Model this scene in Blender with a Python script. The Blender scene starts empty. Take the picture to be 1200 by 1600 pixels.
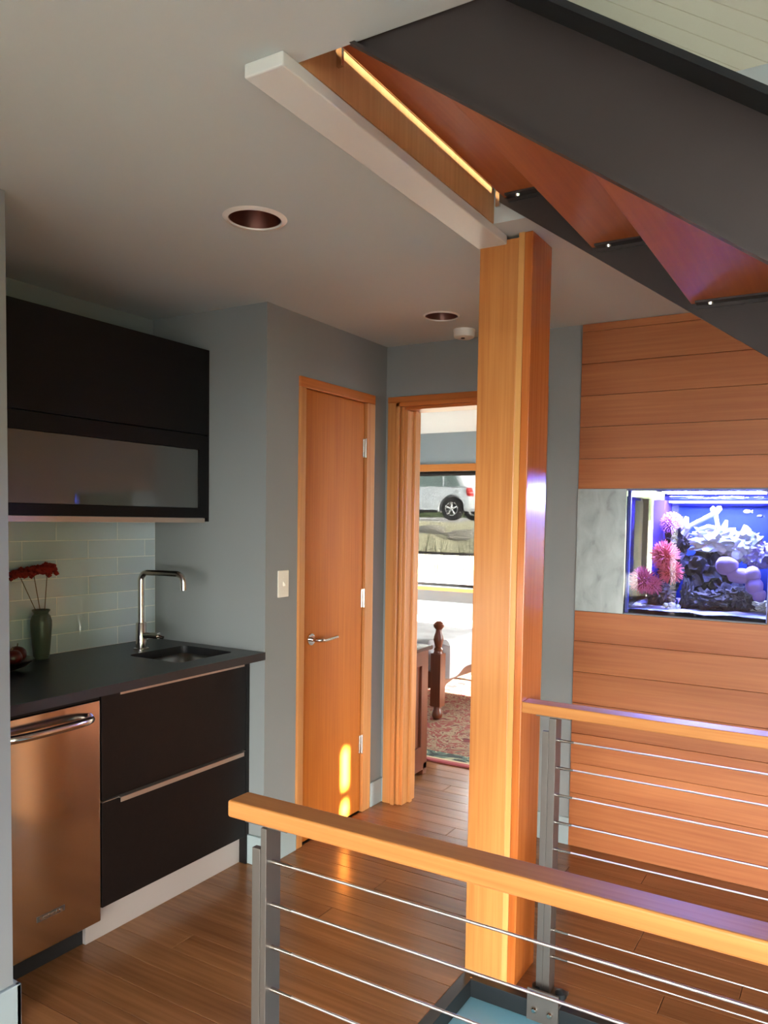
import bpy, bmesh, math, random
from mathutils import Vector, Matrix, noise
random.seed(7)
S = bpy.context.scene
COL = S.collection
PI = math.pi

# ------------------------------------------------------------------ camera
cam = bpy.data.cameras.new('camera'); CAM = bpy.data.objects.new('camera', cam); COL.objects.link(CAM)
cam.sensor_fit = 'HORIZONTAL'; cam.sensor_width = 36.0; cam.lens = 1211.516 / 1200 * 36
cam.shift_x = -(630.789 - 600) / 1200; cam.shift_y = (876.095 - 800) / 1200
cam.clip_start = 0.02; cam.clip_end = 300
_r = Vector((0.86242436, 0.50591284, 0.01662622)); _u = Vector((-0.04121559, 0.03744699, 0.99844829)); _f = Vector((-0.50450521, 0.86177139, -0.0531467))
CAM.matrix_world = Matrix(((_r.x, _u.x, -_f.x, 0), (_r.y, _u.y, -_f.y, 0), (_r.z, _u.z, -_f.z, 1.47528), (0, 0, 0, 1)))
S.camera = CAM

# ------------------------------------------------------------------ world, sun, exposure
W = bpy.data.worlds.new('sky'); S.world = W; W.use_nodes = True
_bg = W.node_tree.nodes['Background']; _bg.inputs[0].default_value = (0.97, 0.99, 0.99, 1); _bg.inputs[1].default_value = 6.5
sun = bpy.data.lights.new('sun', 'SUN'); sun.energy = 42.0; sun.angle = math.radians(0.6); sun.color = (1.0, 0.93, 0.82)
SUN = bpy.data.objects.new('sun', sun); COL.objects.link(SUN)
SUN_DIR = Vector((-1.0, 0.085, -0.20)).normalized()
SUN.rotation_euler = SUN_DIR.to_track_quat('-Z', 'Y').to_euler(); SUN.location = (6, 1, 5)
def portal(name, loc, rot, sx, sy):
    l = bpy.data.lights.new(name, 'AREA'); l.shape = 'RECTANGLE'; l.size = sx; l.size_y = sy; l.cycles.is_portal = True
    o = bpy.data.objects.new(name, l); COL.objects.link(o); o.location = loc; o.rotation_euler = rot
portal('garden_door_portal', (1.35, -3.02, 0.85), (PI / 2, 0, 0), 4.3, 1.7)
portal('bedroom_window_portal', (-3.3, 6.99, 1.4), (-PI / 2, 0, 0), 1.5, 1.2)
portal('bedroom_garden_portal', (-1.62, 6.99, 1.38), (-PI / 2, 0, 0), 1.05, 1.17)
S.view_settings.view_transform = 'Standard'; S.view_settings.look = 'None'; S.view_settings.exposure = 2.4; S.view_settings.gamma = 1.0
S.view_settings.use_curve_mapping = False
S.cycles.use_denoising = True
S.cycles.max_bounces = 10; S.cycles.diffuse_bounces = 6; S.cycles.glossy_bounces = 5; S.cycles.transparent_max_bounces = 16
S.cycles.sample_clamp_indirect = 6.0; S.cycles.caustics_reflective = False; S.cycles.caustics_refractive = False

# ------------------------------------------------------------------ materials
def srgb(r, g, b):
    f = lambda c: (c / 255 / 12.92) if c / 255 <= 0.04045 else ((c / 255 + 0.055) / 1.055) ** 2.4
    return (f(r), f(g), f(b), 1)
def newmat(name):
    m = bpy.data.materials.new(name); m.use_nodes = True; n = m.node_tree
    return m, n, n.nodes['Principled BSDF']
def nd(n, t, **kw):
    x = n.nodes.new(t)
    for k, v in kw.items(): setattr(x, k, v)
    return x
def plain(name, col, rough=0.5, metal=0.0, spec=0.5, bump=0.0, bscale=200, var=0.0, coat=0.0, aniso=None):
    m, n, p = newmat(name)
    p.inputs['Base Color'].default_value = col; p.inputs['Roughness'].default_value = rough; p.inputs['Metallic'].default_value = metal
    p.inputs['Specular IOR Level'].default_value = spec; p.inputs['Coat Weight'].default_value = coat
    tc = nd(n, 'ShaderNodeTexCoord')
    if var:
        no = nd(n, 'ShaderNodeTexNoise'); no.inputs['Scale'].default_value = 6; no.inputs['Detail'].default_value = 5
        n.links.new(tc.outputs['Object'], no.inputs['Vector'])
        mx = nd(n, 'ShaderNodeMix', data_type='RGBA', blend_type='MULTIPLY'); mx.inputs[0].default_value = 1
        rp = nd(n, 'ShaderNodeMapRange'); rp.inputs[3].default_value = 1 - var; rp.inputs[4].default_value = 1 + var
        n.links.new(no.outputs['Fac'], rp.inputs[0]); mx.inputs[6].default_value = col; n.links.new(rp.outputs[0], mx.inputs[7]); n.links.new(mx.outputs[2], p.inputs['Base Color'])
    if bump:
        no = nd(n, 'ShaderNodeTexNoise'); no.inputs['Scale'].default_value = bscale; no.inputs['Detail'].default_value = 3
        mp = nd(n, 'ShaderNodeMapping'); n.links.new(tc.outputs['Object'], mp.inputs[0]); n.links.new(mp.outputs[0], no.inputs['Vector'])
        if aniso: mp.inputs['Scale'].default_value = aniso
        b = nd(n, 'ShaderNodeBump'); b.inputs['Strength'].default_value = bump; b.inputs['Distance'].default_value = 0.002
        n.links.new(no.outputs['Fac'], b.inputs['Height']); n.links.new(b.outputs[0], p.inputs['Normal'])
    return m
def wood(name, dark, light, axis='x', rough=0.35, coarse=9.0, fine=90.0, vary=0.12, spec=0.5, coat=0.0, bump=0.08, streak=0.5):
    m, n, p = newmat(name)
    tc = nd(n, 'ShaderNodeTexCoord'); oi = nd(n, 'ShaderNodeObjectInfo')
    ml = nd(n, 'ShaderNodeMath', operation='MULTIPLY'); ml.inputs[1].default_value = 37.0; n.links.new(oi.outputs['Random'], ml.inputs[0])
    ad = nd(n, 'ShaderNodeVectorMath', operation='ADD'); n.links.new(tc.outputs['Object'], ad.inputs[0]); n.links.new(ml.outputs[0], ad.inputs[1])
    def ns(scale, along, detail, dist):
        mp = nd(n, 'ShaderNodeMapping'); sc = [scale] * 3; sc['xyz'.index(axis)] = along; mp.inputs['Scale'].default_value = sc
        n.links.new(ad.outputs[0], mp.inputs[0]); t = nd(n, 'ShaderNodeTexNoise'); t.inputs['Scale'].default_value = 1; t.inputs['Detail'].default_value = detail
        t.inputs['Distortion'].default_value = dist; n.links.new(mp.outputs[0], t.inputs['Vector']); return t
    a = ns(coarse, 0.7, 4, 0.25); b = ns(fine, 2.2, 3, 0.2)
    mx = nd(n, 'ShaderNodeMix'); mx.inputs[0].default_value = 1 - streak; n.links.new(b.outputs['Fac'], mx.inputs[2]); n.links.new(a.outputs['Fac'], mx.inputs[3])
    cr = nd(n, 'ShaderNodeValToRGB'); cr.color_ramp.elements[0].position = 0.32; cr.color_ramp.elements[1].position = 0.68
    cr.color_ramp.elements[0].color = dark; cr.color_ramp.elements[1].color = light; n.links.new(mx.outputs[0], cr.inputs[0])
    hs = nd(n, 'ShaderNodeHueSaturation'); rp = nd(n, 'ShaderNodeMapRange'); rp.inputs[3].default_value = 1 - vary; rp.inputs[4].default_value = 1 + vary
    n.links.new(oi.outputs['Random'], rp.inputs[0]); n.links.new(rp.outputs[0], hs.inputs['Value']); n.links.new(cr.outputs[0], hs.inputs['Color']); n.links.new(hs.outputs[0], p.inputs['Base Color'])
    p.inputs['Roughness'].default_value = rough; p.inputs['Specular IOR Level'].default_value = spec; p.inputs['Coat Weight'].default_value = coat; p.inputs['Coat Roughness'].default_value = 0.15
    bp = nd(n, 'ShaderNodeBump'); bp.inputs['Strength'].default_value = bump; bp.inputs['Distance'].default_value = 0.001; n.links.new(b.outputs['Fac'], bp.inputs['Height']); n.links.new(bp.outputs[0], p.inputs['Normal'])
    return m
def emit(name, col, s):
    m = bpy.data.materials.new(name); m.use_nodes = True; n = m.node_tree; n.nodes.clear()
    e = nd(n, 'ShaderNodeEmission'); e.inputs[0].default_value = col; e.inputs[1].default_value = s
    o = nd(n, 'ShaderNodeOutputMaterial'); n.links.new(e.outputs[0], o.inputs[0]); return m
def thin_glass(name, tint=(1, 1, 1, 1), gloss=0.08, rough=0.0, fres=True):
    m = bpy.data.materials.new(name); m.use_nodes = True; n = m.node_tree; n.nodes.clear()
    t = nd(n, 'ShaderNodeBsdfTransparent'); t.inputs[0].default_value = tint
    g = nd(n, 'ShaderNodeBsdfGlossy'); g.inputs['Roughness'].default_value = rough
    mx = nd(n, 'ShaderNodeMixShader')
    if fres:
        f = nd(n, 'ShaderNodeFresnel'); f.inputs[0].default_value = 1.45; n.links.new(f.outputs[0], mx.inputs[0])
    else: mx.inputs[0].default_value = gloss
    n.links.new(t.outputs[0], mx.inputs[1]); n.links.new(g.outputs[0], mx.inputs[2])
    o = nd(n, 'ShaderNodeOutputMaterial'); n.links.new(mx.outputs[0], o.inputs[0]); return m
def brushed(name, col, rough, axis='z', metal=1.0, amt=0.12):
    m, n, p = newmat(name); p.inputs['Base Color'].default_value = col; p.inputs['Metallic'].default_value = metal
    tc = nd(n, 'ShaderNodeTexCoord'); mp = nd(n, 'ShaderNodeMapping'); sc = [900.0] * 3; sc['xyz'.index(axis)] = 6.0; mp.inputs['Scale'].default_value = sc
    t = nd(n, 'ShaderNodeTexNoise'); t.inputs['Scale'].default_value = 1; n.links.new(tc.outputs['Object'], mp.inputs[0]); n.links.new(mp.outputs[0], t.inputs['Vector'])
    r = nd(n, 'ShaderNodeMapRange'); r.inputs[3].default_value = rough - amt; r.inputs[4].default_value = rough + amt; n.links.new(t.outputs['Fac'], r.inputs[0]); n.links.new(r.outputs[0], p.inputs['Roughness'])
    return m

FIR_L, FIR_D = srgb(208, 144, 78), srgb(180, 108, 50)
M = {}
M['paint'] = plain('grey_green_paint', srgb(138, 142, 140), 0.6, bump=0.05, bscale=300)
M['ceil'] = plain('ceiling_paint', srgb(196, 207, 207), 0.9, bump=0.05, bscale=150)
M['white'] = plain('white_paint', srgb(222, 226, 222), 0.5, bump=0.03)
M['basepaint'] = plain('baseboard_paint', srgb(158, 172, 171), 0.45)
M['fir_x'] = wood('fir_along_x', FIR_D, FIR_L, 'x', 0.48, spec=0.3)
M['fir_y'] = wood('fir_along_y', FIR_D, FIR_L, 'y', 0.34)
M['fir_z'] = wood('fir_upright', FIR_D, FIR_L, 'z', 0.30, coarse=14)
M['fir_pale'] = wood('fir_pale_strip', srgb(212, 150, 78), srgb(226, 170, 100), 'z', 0.3, vary=0)
M['fir_red'] = wood('fir_red_strip', srgb(176, 92, 36), srgb(206, 122, 56), 'z', 0.22, vary=0)
M['door'] = wood('door_veneer', srgb(164, 88, 26), srgb(186, 108, 36), 'z', 0.45, coarse=7, vary=0.03, spec=0.2)
M['trim'] = wood('trim_wood', srgb(178, 112, 58), srgb(208, 148, 88), 'z', 0.32, coarse=20, vary=0.05)
M['plank'] = wood('wall_plank', srgb(150, 82, 42), srgb(178, 110, 62), 'x', 0.5, coarse=11, vary=0.10, bump=0.04)
M['floor'] = wood('floor_board', srgb(114, 72, 42), srgb(150, 102, 62), 'x', 0.24, coarse=10, fine=60, vary=0.10, bump=0.05, coat=0.2)
M['fascia'] = wood('fascia_veneer', srgb(196, 146, 96), srgb(216, 168, 116), 'z', 0.4, coarse=30, vary=0)
M['tread'] = wood('tread_wood', srgb(158, 82, 40), srgb(180, 102, 52), 'y', 0.5, coarse=8, vary=0.03)
M['espresso'] = wood('espresso_veneer', srgb(12, 9, 9), srgb(20, 16, 15), 'x', 0.42, coarse=30, vary=0.05, bump=0.15, spec=0.3)
M['black'] = plain('black_lacquer', srgb(9, 9, 10), 0.45, spec=0.3)
M['counter'] = plain('honed_black_stone', srgb(38, 40, 42), 0.36, bump=0.03, bscale=90, var=0.15)
M['steel'] = brushed('brushed_steel', srgb(196, 190, 184), 0.15, 'y', 1.0, 0.02)
M['steel_z'] = brushed('brushed_steel_upright', srgb(196, 188, 180), 0.26, 'z')
M['chrome'] = plain('satin_nickel', srgb(210, 204, 196), 0.18, 1.0)
M['alu'] = brushed('anodised_aluminium', srgb(196, 182, 168), 0.42, 'y', 0.85, 0.08)
M['postmetal'] = brushed('rail_post_steel', srgb(112, 106, 100), 0.48, 'z', 0.75, 0.04)
M['cable'] = plain('wire_rope', srgb(190, 186, 180), 0.3, 1.0, bump=0.5, bscale=900)
M['stringer'] = plain('blackened_steel', srgb(66, 60, 58), 0.5, 0.35, bump=0.06, bscale=40, var=0.1)
M['frame_dark'] = plain('dark_steel_frame', srgb(36, 40, 42), 0.4, 0.3)
M['bronze'] = plain('bronze_reflector', srgb(150, 110, 98), 0.3, 1.0)
M['plastic'] = plain('white_plastic', srgb(232, 228, 218), 0.4)
M['ivory'] = plain('ivory_plastic', srgb(236, 230, 212), 0.35)
M['gray_base'] = plain('toe_kick_aluminium', srgb(186, 176, 168), 0.45, 0.3)
M['grout'] = plain('grout', srgb(250, 253, 250), 0.8)
M['rubber'] = plain('black_rubber', srgb(14, 14, 15), 0.7)
M['dirtmetal'] = None
def tile_mat():
    m, n, p = newmat('pale_glass_tile'); p.inputs['Roughness'].default_value = 0.06; p.inputs['Specular IOR Level'].default_value = 0.6
    oi = nd(n, 'ShaderNodeObjectInfo'); cr = nd(n, 'ShaderNodeValToRGB'); cr.color_ramp.elements[0].color = srgb(204, 218, 226); cr.color_ramp.elements[1].color = srgb(216, 230, 238)
    n.links.new(oi.outputs['Random'], cr.inputs[0]); n.links.new(cr.outputs[0], p.inputs['Base Color']); p.inputs['Coat Weight'].default_value = 0.4; p.inputs['Coat Roughness'].default_value = 0.02
    return m
M['tile'] = tile_mat()
def raw_steel():
    m, n, p = newmat('mottled_raw_steel'); p.inputs['Metallic'].default_value = 0.25
    tc = nd(n, 'ShaderNodeTexCoord'); mp = nd(n, 'ShaderNodeMapping'); mp.inputs['Scale'].default_value = (14, 9, 8); n.links.new(tc.outputs['Object'], mp.inputs[0])
    a = nd(n, 'ShaderNodeTexNoise'); a.inputs['Scale'].default_value = 1.2; a.inputs['Detail'].default_value = 8; a.inputs['Distortion'].default_value = 0.5; n.links.new(mp.outputs[0], a.inputs['Vector'])
    cr = nd(n, 'ShaderNodeValToRGB'); e = cr.color_ramp.elements; e[0].position = 0.26; e[0].color = srgb(128, 136, 134); e[1].position = 0.66; e[1].color = srgb(172, 182, 180)
    k = cr.color_ramp.elements.new(0.42); k.color = srgb(156, 165, 163); n.links.new(a.outputs['Fac'], cr.inputs[0]); n.links.new(cr.outputs[0], p.inputs['Base Color'])
    r = nd(n, 'ShaderNodeMapRange'); r.inputs[3].default_value = 0.5; r.inputs[4].default_value = 0.25; n.links.new(a.outputs['Fac'], r.inputs[0]); n.links.new(r.outputs[0], p.inputs['Roughness'])
    return m
M['rawsteel'] = raw_steel()
M['glass'] = thin_glass('clear_glass')
def frosted_floor():
    m = bpy.data.materials.new('frosted_floor_glass'); m.use_nodes = True; n = m.node_tree; n.nodes.clear()
    d = nd(n, 'ShaderNodeBsdfDiffuse'); d.inputs[0].default_value = (0.34, 0.56, 0.62, 1); t = nd(n, 'ShaderNodeBsdfTranslucent'); t.inputs[0].default_value = (0.42, 0.70, 0.78, 1)
    a = nd(n, 'ShaderNodeMixShader'); a.inputs[0].default_value = 0.6; n.links.new(d.outputs[0], a.inputs[1]); n.links.new(t.outputs[0], a.inputs[2])
    g = nd(n, 'ShaderNodeBsdfGlossy'); g.inputs['Roughness'].default_value = 0.25; f = nd(n, 'ShaderNodeFresnel'); b = nd(n, 'ShaderNodeMixShader')
    n.links.new(f.outputs[0], b.inputs[0]); n.links.new(a.outputs[0], b.inputs[1]); n.links.new(g.outputs[0], b.inputs[2]); o = nd(n, 'ShaderNodeOutputMaterial'); n.links.new(b.outputs[0], o.inputs[0]); return m
M['floor_glass'] = frosted_floor()
M['shade'] = thin_glass('mesh_shade', (0.20, 0.20, 0.195, 1), 0.02, 0.6, False)
M['frosted'] = plain('frosted_glass', srgb(70, 74, 73), 0.35, spec=0.3, coat=1.0); M['frosted'].node_tree.nodes['Principled BSDF'].inputs['Coat Roughness'].default_value = 0.01; M['frosted'].node_tree.nodes['Principled BSDF'].inputs['Coat IOR'].default_value = 1.6

# ------------------------------------------------------------------ mesh helpers
def BM(): return bmesh.new()
def box(bm, x0, x1, y0, y1, z0, z1):
    v = [bm.verts.new(c) for c in ((x0, y0, z0), (x1, y0, z0), (x1, y1, z0), (x0, y1, z0), (x0, y0, z1), (x1, y0, z1), (x1, y1, z1), (x0, y1, z1))]
    for f in ((0, 3, 2, 1), (4, 5, 6, 7), (0, 1, 5, 4), (1, 2, 6, 5), (2, 3, 7, 6), (3, 0, 4, 7)): bm.faces.new([v[i] for i in f])
    return bm
def Box(*a): return box(BM(), *a)
def prism(bm, pts, axis, a, b):
    """extrude a closed polygon (2D, in the two other axes, xyz order) between a and b along axis"""
    i = 'xyz'.index(axis)
    def mk(p, t):
        c = list(p); c.insert(i, t); return bm.verts.new(c)
    A = [mk(p, a) for p in pts]; B = [mk(p, b) for p in pts]; n = len(pts)
    bm.faces.new(A); bm.faces.new(B[::-1])
    for k in range(n): bm.faces.new((A[k], B[k], B[(k + 1) % n], A[(k + 1) % n]))
    bmesh.ops.recalc_face_normals(bm, faces=bm.faces[:]); return bm
def tube(bm, pts, r, seg=10, caps=True):
    pts = [Vector(p) for p in pts]; rs = r if isinstance(r, (list, tuple)) else [r] * len(pts)
    rings = []; up = None
    for i, p in enumerate(pts):
        d = (pts[min(i + 1, len(pts) - 1)] - pts[max(i - 1, 0)]).normalized()
        if up is None:
            up = Vector((0, 0, 1)) if abs(d.z) < 0.9 else Vector((1, 0, 0))
        s = d.cross(up).normalized(); up = s.cross(d).normalized()
        rings.append([bm.verts.new(p + (s * math.cos(2 * PI * k / seg) + up * math.sin(2 * PI * k / seg)) * rs[i]) for k in range(seg)])
    for A, B in zip(rings, rings[1:]):
        for k in range(seg): bm.faces.new((A[k], A[(k + 1) % seg], B[(k + 1) % seg], B[k]))
    if caps: bm.faces.new(rings[0][::-1]); bm.faces.new(rings[-1])
    bmesh.ops.recalc_face_normals(bm, faces=bm.faces[:]); return bm
def lathe(bm, prof, c, seg=32, axis='z', close=False):
    c = Vector(c); rings = []
    for r, h in prof:
        ring = []
        for k in range(seg):
            a = 2 * PI * k / seg; u, w = r * math.cos(a), r * math.sin(a)
            o = {'z': (u, w, h), 'x': (h, u, w), 'y': (w, h, u)}[axis]; ring.append(bm.verts.new(c + Vector(o)))
        rings.append(ring)
    pr = list(zip(rings, rings[1:])) + ([(rings[-1], rings[0])] if close else [])
    for A, B in pr:
        for k in range(seg): bm.faces.new((A[k], A[(k + 1) % seg], B[(k + 1) % seg], B[k]))
    if not close:
        if prof[0][0] > 1e-6: bm.faces.new(rings[0][::-1])
        if prof[-1][0] > 1e-6: bm.faces.new(rings[-1])
    bmesh.ops.remove_doubles(bm, verts=bm.verts[:], dist=1e-6); bmesh.ops.recalc_face_normals(bm, faces=bm.faces[:]); return bm
def blob(bm, c, r, sc=(1, 1, 1), sub=3, amp=0.2, freq=3.0, seed=0, ridged=False):
    k = bmesh.ops.create_icosphere(bm, subdivisions=sub, radius=1.0); off = Vector((seed * 7.3, seed * 3.1, seed * 1.7))
    for v in k['verts']:
        d = v.co.normalized(); q = noise.fractal(d * freq + off, 0.9, 2.0, 4)
        if ridged: q = abs(q) * 1.4 - 0.3
        p = d * (1 + amp * q) * r; v.co = Vector((p.x * sc[0], p.y * sc[1], p.z * sc[2])) + Vector(c)
    return bm
def wloc(o):
    v = Vector((0, 0, 0))
    while o: v += o.location; o = o.parent
    return v
def obj(name, bm, mat, parent=None, smooth=False, bevel=0.0, seg=2, label=None):
    if parent is None:
        lo = [min(v.co[i] for v in bm.verts) for i in range(3)]; hi = [max(v.co[i] for v in bm.verts) for i in range(3)]
        o0 = Vector(((lo[0] + hi[0]) / 2, (lo[1] + hi[1]) / 2, lo[2]))
    else: o0 = wloc(parent)
    bmesh.ops.translate(bm, verts=bm.verts[:], vec=-o0)
    me = bpy.data.meshes.new(name); bm.to_mesh(me); bm.free()
    m = M[mat] if isinstance(mat, str) else mat
    me.materials.append(m)
    if smooth:
        for p in me.polygons: p.use_smooth = True
        me.set_sharp_from_angle(angle=math.radians(40))
    o = bpy.data.objects.new(name, me); COL.objects.link(o)
    if parent is None: o.location = o0
    else: o.parent = parent
    if bevel:
        b = o.modifiers.new('bevel', 'BEVEL'); b.width = bevel; b.segments = seg; b.limit_method = 'ANGLE'; b.angle_limit = math.radians(40); b.harden_normals = False
    if label: o['label'] = label
    return o
def thing(name, loc, label, cat, group=None):
    o = bpy.data.objects.new(name, None); COL.objects.link(o); o.location = loc; o.empty_display_size = 0.05; return tag(o, label, cat, group)
def tag(o, label, cat, group=None):
    o['label'] = label; o['category'] = cat
    if group: o['group'] = group
    return o
def struct(name, bm, mat, **k):
    o = obj(name, bm, mat, **k); o['kind'] = 'structure'; return o
def sroot(name, loc=(0, 0, 0)):
    o = bpy.data.objects.new(name, None); COL.objects.link(o); o.location = loc; o['kind'] = 'structure'; return o
def arc(c, r, a0, a1, n, plane='xz'):
    out = []
    for k in range(n + 1):
        a = a0 + (a1 - a0) * k / n; u, w = r * math.cos(a), r * math.sin(a)
        d = {'xz': (u, 0, w), 'yz': (0, u, w), 'xy': (u, w, 0)}[plane]; out.append(tuple(Vector(c) + Vector(d)))
    return out

# ------------------------------------------------------------------ key dimensions (metres, camera stands at the origin)
H = 2.350           # ceiling
KX = -2.775         # kitchen wall
SY = 2.475          # return wall beside the counter
CX = -2.111         # closet-door wall
BY = 3.405          # wall with the bedroom doorway
WY = 3.392          # plank wall face
LX, LY = -2.041, 1.306   # end of the wall left of the kitchen niche
RX, FY = 3.6, -3.0  # right wall, wall behind the camera
BEDY = 6.95         # far bedroom wall
WELL = (-0.97, 3.0, 1.22, 2.142)
M_in = M

# ================================================================== STRUCTURE
# floor: slab with the glass opening left out, boards laid on it
fl = sroot('floor')
fb = BM()
OX0, OX1, OY0, OY1 = -1.055, 2.9, 1.19, 2.247      # opening in the floor
for a in ((-5.2, OX0, FY, 7.0), (OX0, RX, FY, OY0), (OX0, RX, OY1, 7.0), (OX1, RX, OY0, OY1)):
    box(fb, a[0], a[1], a[2], a[3], -0.22, -0.014)
sub = obj('subfloor', fb, plain('subfloor_board', srgb(70, 42, 22), 0.7), fl)
PW, GAP = 0.104, 0.0016
lens = [0.9, 1.35, 1.8, 2.2]; plank_mesh = {}
def plank(x0, x1, y0, w):
    L = round(x1 - x0, 3)
    key = (L, round(w, 4))
    if key not in plank_mesh:
        bm = Box(-L / 2 + GAP / 2, L / 2 - GAP / 2, -w / 2 + GAP / 2, w / 2 - GAP / 2, -0.014, 0.0)
        es = [e for e in bm.edges if all(v.co.z > -0.001 for v in e.verts)]
        bmesh.ops.bevel(bm, geom=es, offset=0.0012, segments=1, affect='EDGES')
        me = bpy.data.meshes.new('board'); bm.to_mesh(me); bm.free(); me.materials.append(M['floor']); plank_mesh[key] = me
    o = bpy.data.objects.new('board', plank_mesh[key]); COL.objects.link(o); o.parent = fl; o.location = ((x0 + x1) / 2, y0 + w / 2, 0)
rows = []
y = 0.9 - 0.006
while y < 5.6: rows.append(y); y += PW
for y in rows:
    bed = y > BY + 0.02
    spans = [(-4.3, -0.9)] if bed else [(-2.765 if y < SY else CX, 1.6)]
    if not bed and OY0 - PW + 0.01 < y < OY1 - 0.01: spans = [(spans[0][0], OX0)]
    if LY > y: spans = [(LX, spans[0][1])]
    for a, b in spans:
        x = a; first = random.choice([0.5, 0.8, 1.1, 1.5])
        while x < b - 1e-6:
            L = first if first else random.choice(lens); first = None
            e = x + L
            if b - e < 0.35: e = b
            w = PW
            if not bed and y < OY0 and y + PW > OY0 and e > OX0: w = PW
            plank(x, min(e, b), y, w); x = e
# plain boarded surface where the photo shows no single boards
bm = BM(); box(bm, LX, RX, FY, rows[0], -0.014, 0); box(bm, 1.6, RX, rows[0], BY, -0.014, 0); box(bm, -0.9, 1.5, BY, 7.0, -0.014, 0); box(bm, -4.9, -0.9, rows[-1] + PW, 7.0, -0.014, 0); box(bm, -4.9, -4.3, BY, 7, -0.014, 0)
obj('floor_rest', bm, 'floor', fl)

# walls
struct('wall_left', Box(KX - 0.12, LX, FY, LY, 0, H), 'paint')
wk = struct('wall_kitchen', Box(KX - 0.12, KX, LY, SY, 0, H), 'paint')
bm = BM(); box(bm, KX - 0.12, CX, SY, SY + 0.12, 0, H)
struct('wall_return', bm, 'paint')
DY0, DY1, DZ = 2.725, 3.213, 2.040      # closet door slab
bm = BM(); box(bm, CX - 0.12, CX, SY + 0.12, DY0 - 0.02, 0, H); box(bm, CX - 0.12, CX, DY0 - 0.02, DY1 + 0.02, DZ + 0.02, H); box(bm, CX - 0.12, CX, DY1 + 0.02, BY + 0.12, 0, H)
struct('wall_closet', bm, 'paint')
struct('wall_closet_back', Box(KX - 0.12, KX, SY, BY + 0.12, 0, H), 'paint')
BX0, BX1, BZ = -1.977, -1.33, 2.026      # bedroom door opening
HX0, HX1, HZ0, HZ1 = -1.075, -0.305, 1.085, 1.62   # recess for the fish tank and its service bay
bm = BM(); box(bm, CX, BX0 - 0.02, BY, BY + 0.12, 0, H); box(bm, BX0 - 0.02, BX1 + 0.02, BY, BY + 0.12, BZ + 0.02, H); box(bm, BX1 + 0.02, HX0, BY, BY + 0.12, 0, H)
box(bm, HX0, HX1, BY, BY + 0.12, 0, HZ0); box(bm, HX0, HX1, BY, BY + 0.12, HZ1, H); box(bm, HX1, RX, BY, BY + 0.12, 0, H)
struct('wall_back', bm, 'paint')
# ceiling with the stair opening and the two can-light holes
T = 0.26
x0, x1, y0, y1 = WELL
CANS = [(-1.566, 1.778, 0.076, 0.094), (-1.580, 2.985, 0.070, 0.078)]
cb = BM()
def plate_hole(bm, outer, inner, z0, z1):
    vs = {}
    for z in (z0, z1):
        o = [bm.verts.new((x, y, z)) for x, y in outer]; i = [bm.verts.new((x, y, z)) for x, y in inner]
        eo = [bm.edges.new((o[k], o[(k + 1) % len(o)])) for k in range(len(o))]; ei = [bm.edges.new((i[k], i[(k + 1) % len(i)])) for k in range(len(i))]
        bmesh.ops.triangle_fill(bm, use_beauty=True, use_dissolve=False, edges=eo + ei); vs[z] = (o, i)
    for q in (0, 1):
        A, B = vs[z0][q], vs[z1][q]
        for k in range(len(A)): bm.faces.new((A[k], A[(k + 1) % len(A)], B[(k + 1) % len(A)], B[k]))
    bmesh.ops.recalc_face_normals(bm, faces=bm.faces[:]); return bm
def circle(cx, cy, r, n=48): return [(cx + r * math.cos(2 * PI * k / n), cy + r * math.sin(2 * PI * k / n)) for k in range(n)]
for (cx, cy, r, ro), (ya, yb) in zip(CANS, ((FY, 2.4), (2.4, BY))):
    plate_hole(cb, [(KX - 0.12, ya), (x0, ya), (x0, yb), (KX - 0.12, yb)], circle(cx, cy, r + 0.004), H, H + T)
for a in ((x0, -0.585, FY, y0), (-0.585, RX, FY, 1.135), (x0, RX, y1, BY), (x1, RX, 1.135, y1)):
    box(cb, a[0], a[1], a[2], a[3], H, H + T)
ceil = struct('ceiling', cb, 'ceil')
for cx, cy, r, ro in CANS: obj('can_lid', Box(cx - 0.12, cx + 0.12, cy - 0.12, cy + 0.12, H + T, H + T + 0.01), 'black', ceil)
# bedroom shell
BW = plain('bedroom_paint', srgb(150, 165, 172), 0.6); M['bedpaint'] = BW
W1 = (-3.99, -2.55, 0.80, 1.965); W2 = (-2.15, -1.1, 0.80, 1.965)
bm = BM()
for a, b in ((-5.0, W1[0]), (W1[1], W2[0]), (W2[1], 1.4)): box(bm, a, b, BEDY, BEDY + 0.14, 0, H)
for w in (W1, W2): box(bm, w[0], w[1], BEDY, BEDY + 0.14, 0, w[2]); box(bm, w[0], w[1], BEDY, BEDY + 0.14, w[3], H)
struct('wall_bedroom_far', bm, 'bedpaint')
struct('wall_bedroom_left', Box(-5.1, -5.0, BY, BEDY + 0.14, 0, H), 'bedpaint')
bm = BM(); box(bm, 1.4, 1.5, BY + 0.12, 5.45, 0, H); box(bm, 1.4, 1.5, 6.6, BEDY + 0.14, 0, H); box(bm, 1.4, 1.5, 5.45, 6.6, 0, 0.3); box(bm, 1.4, 1.5, 5.45, 6.6, 2.1, H)  # unseen opening added and sized so sun falls on the bed
struct('wall_bedroom_right', bm, 'bedpaint')
portal('bedroom_side_portal', (1.45, 6.025, 1.2), (0, -PI / 2, 0), 1.8, 1.15)
struct('wall_bedroom_near', Box(-5.0, KX - 0.12, BY, BY + 0.12, 0, H), 'bedpaint')
struct('ceiling_bedroom', Box(-5.1, 1.5, BY + 0.0, BEDY + 0.14, H, H + 0.1), 'ceil')
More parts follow.
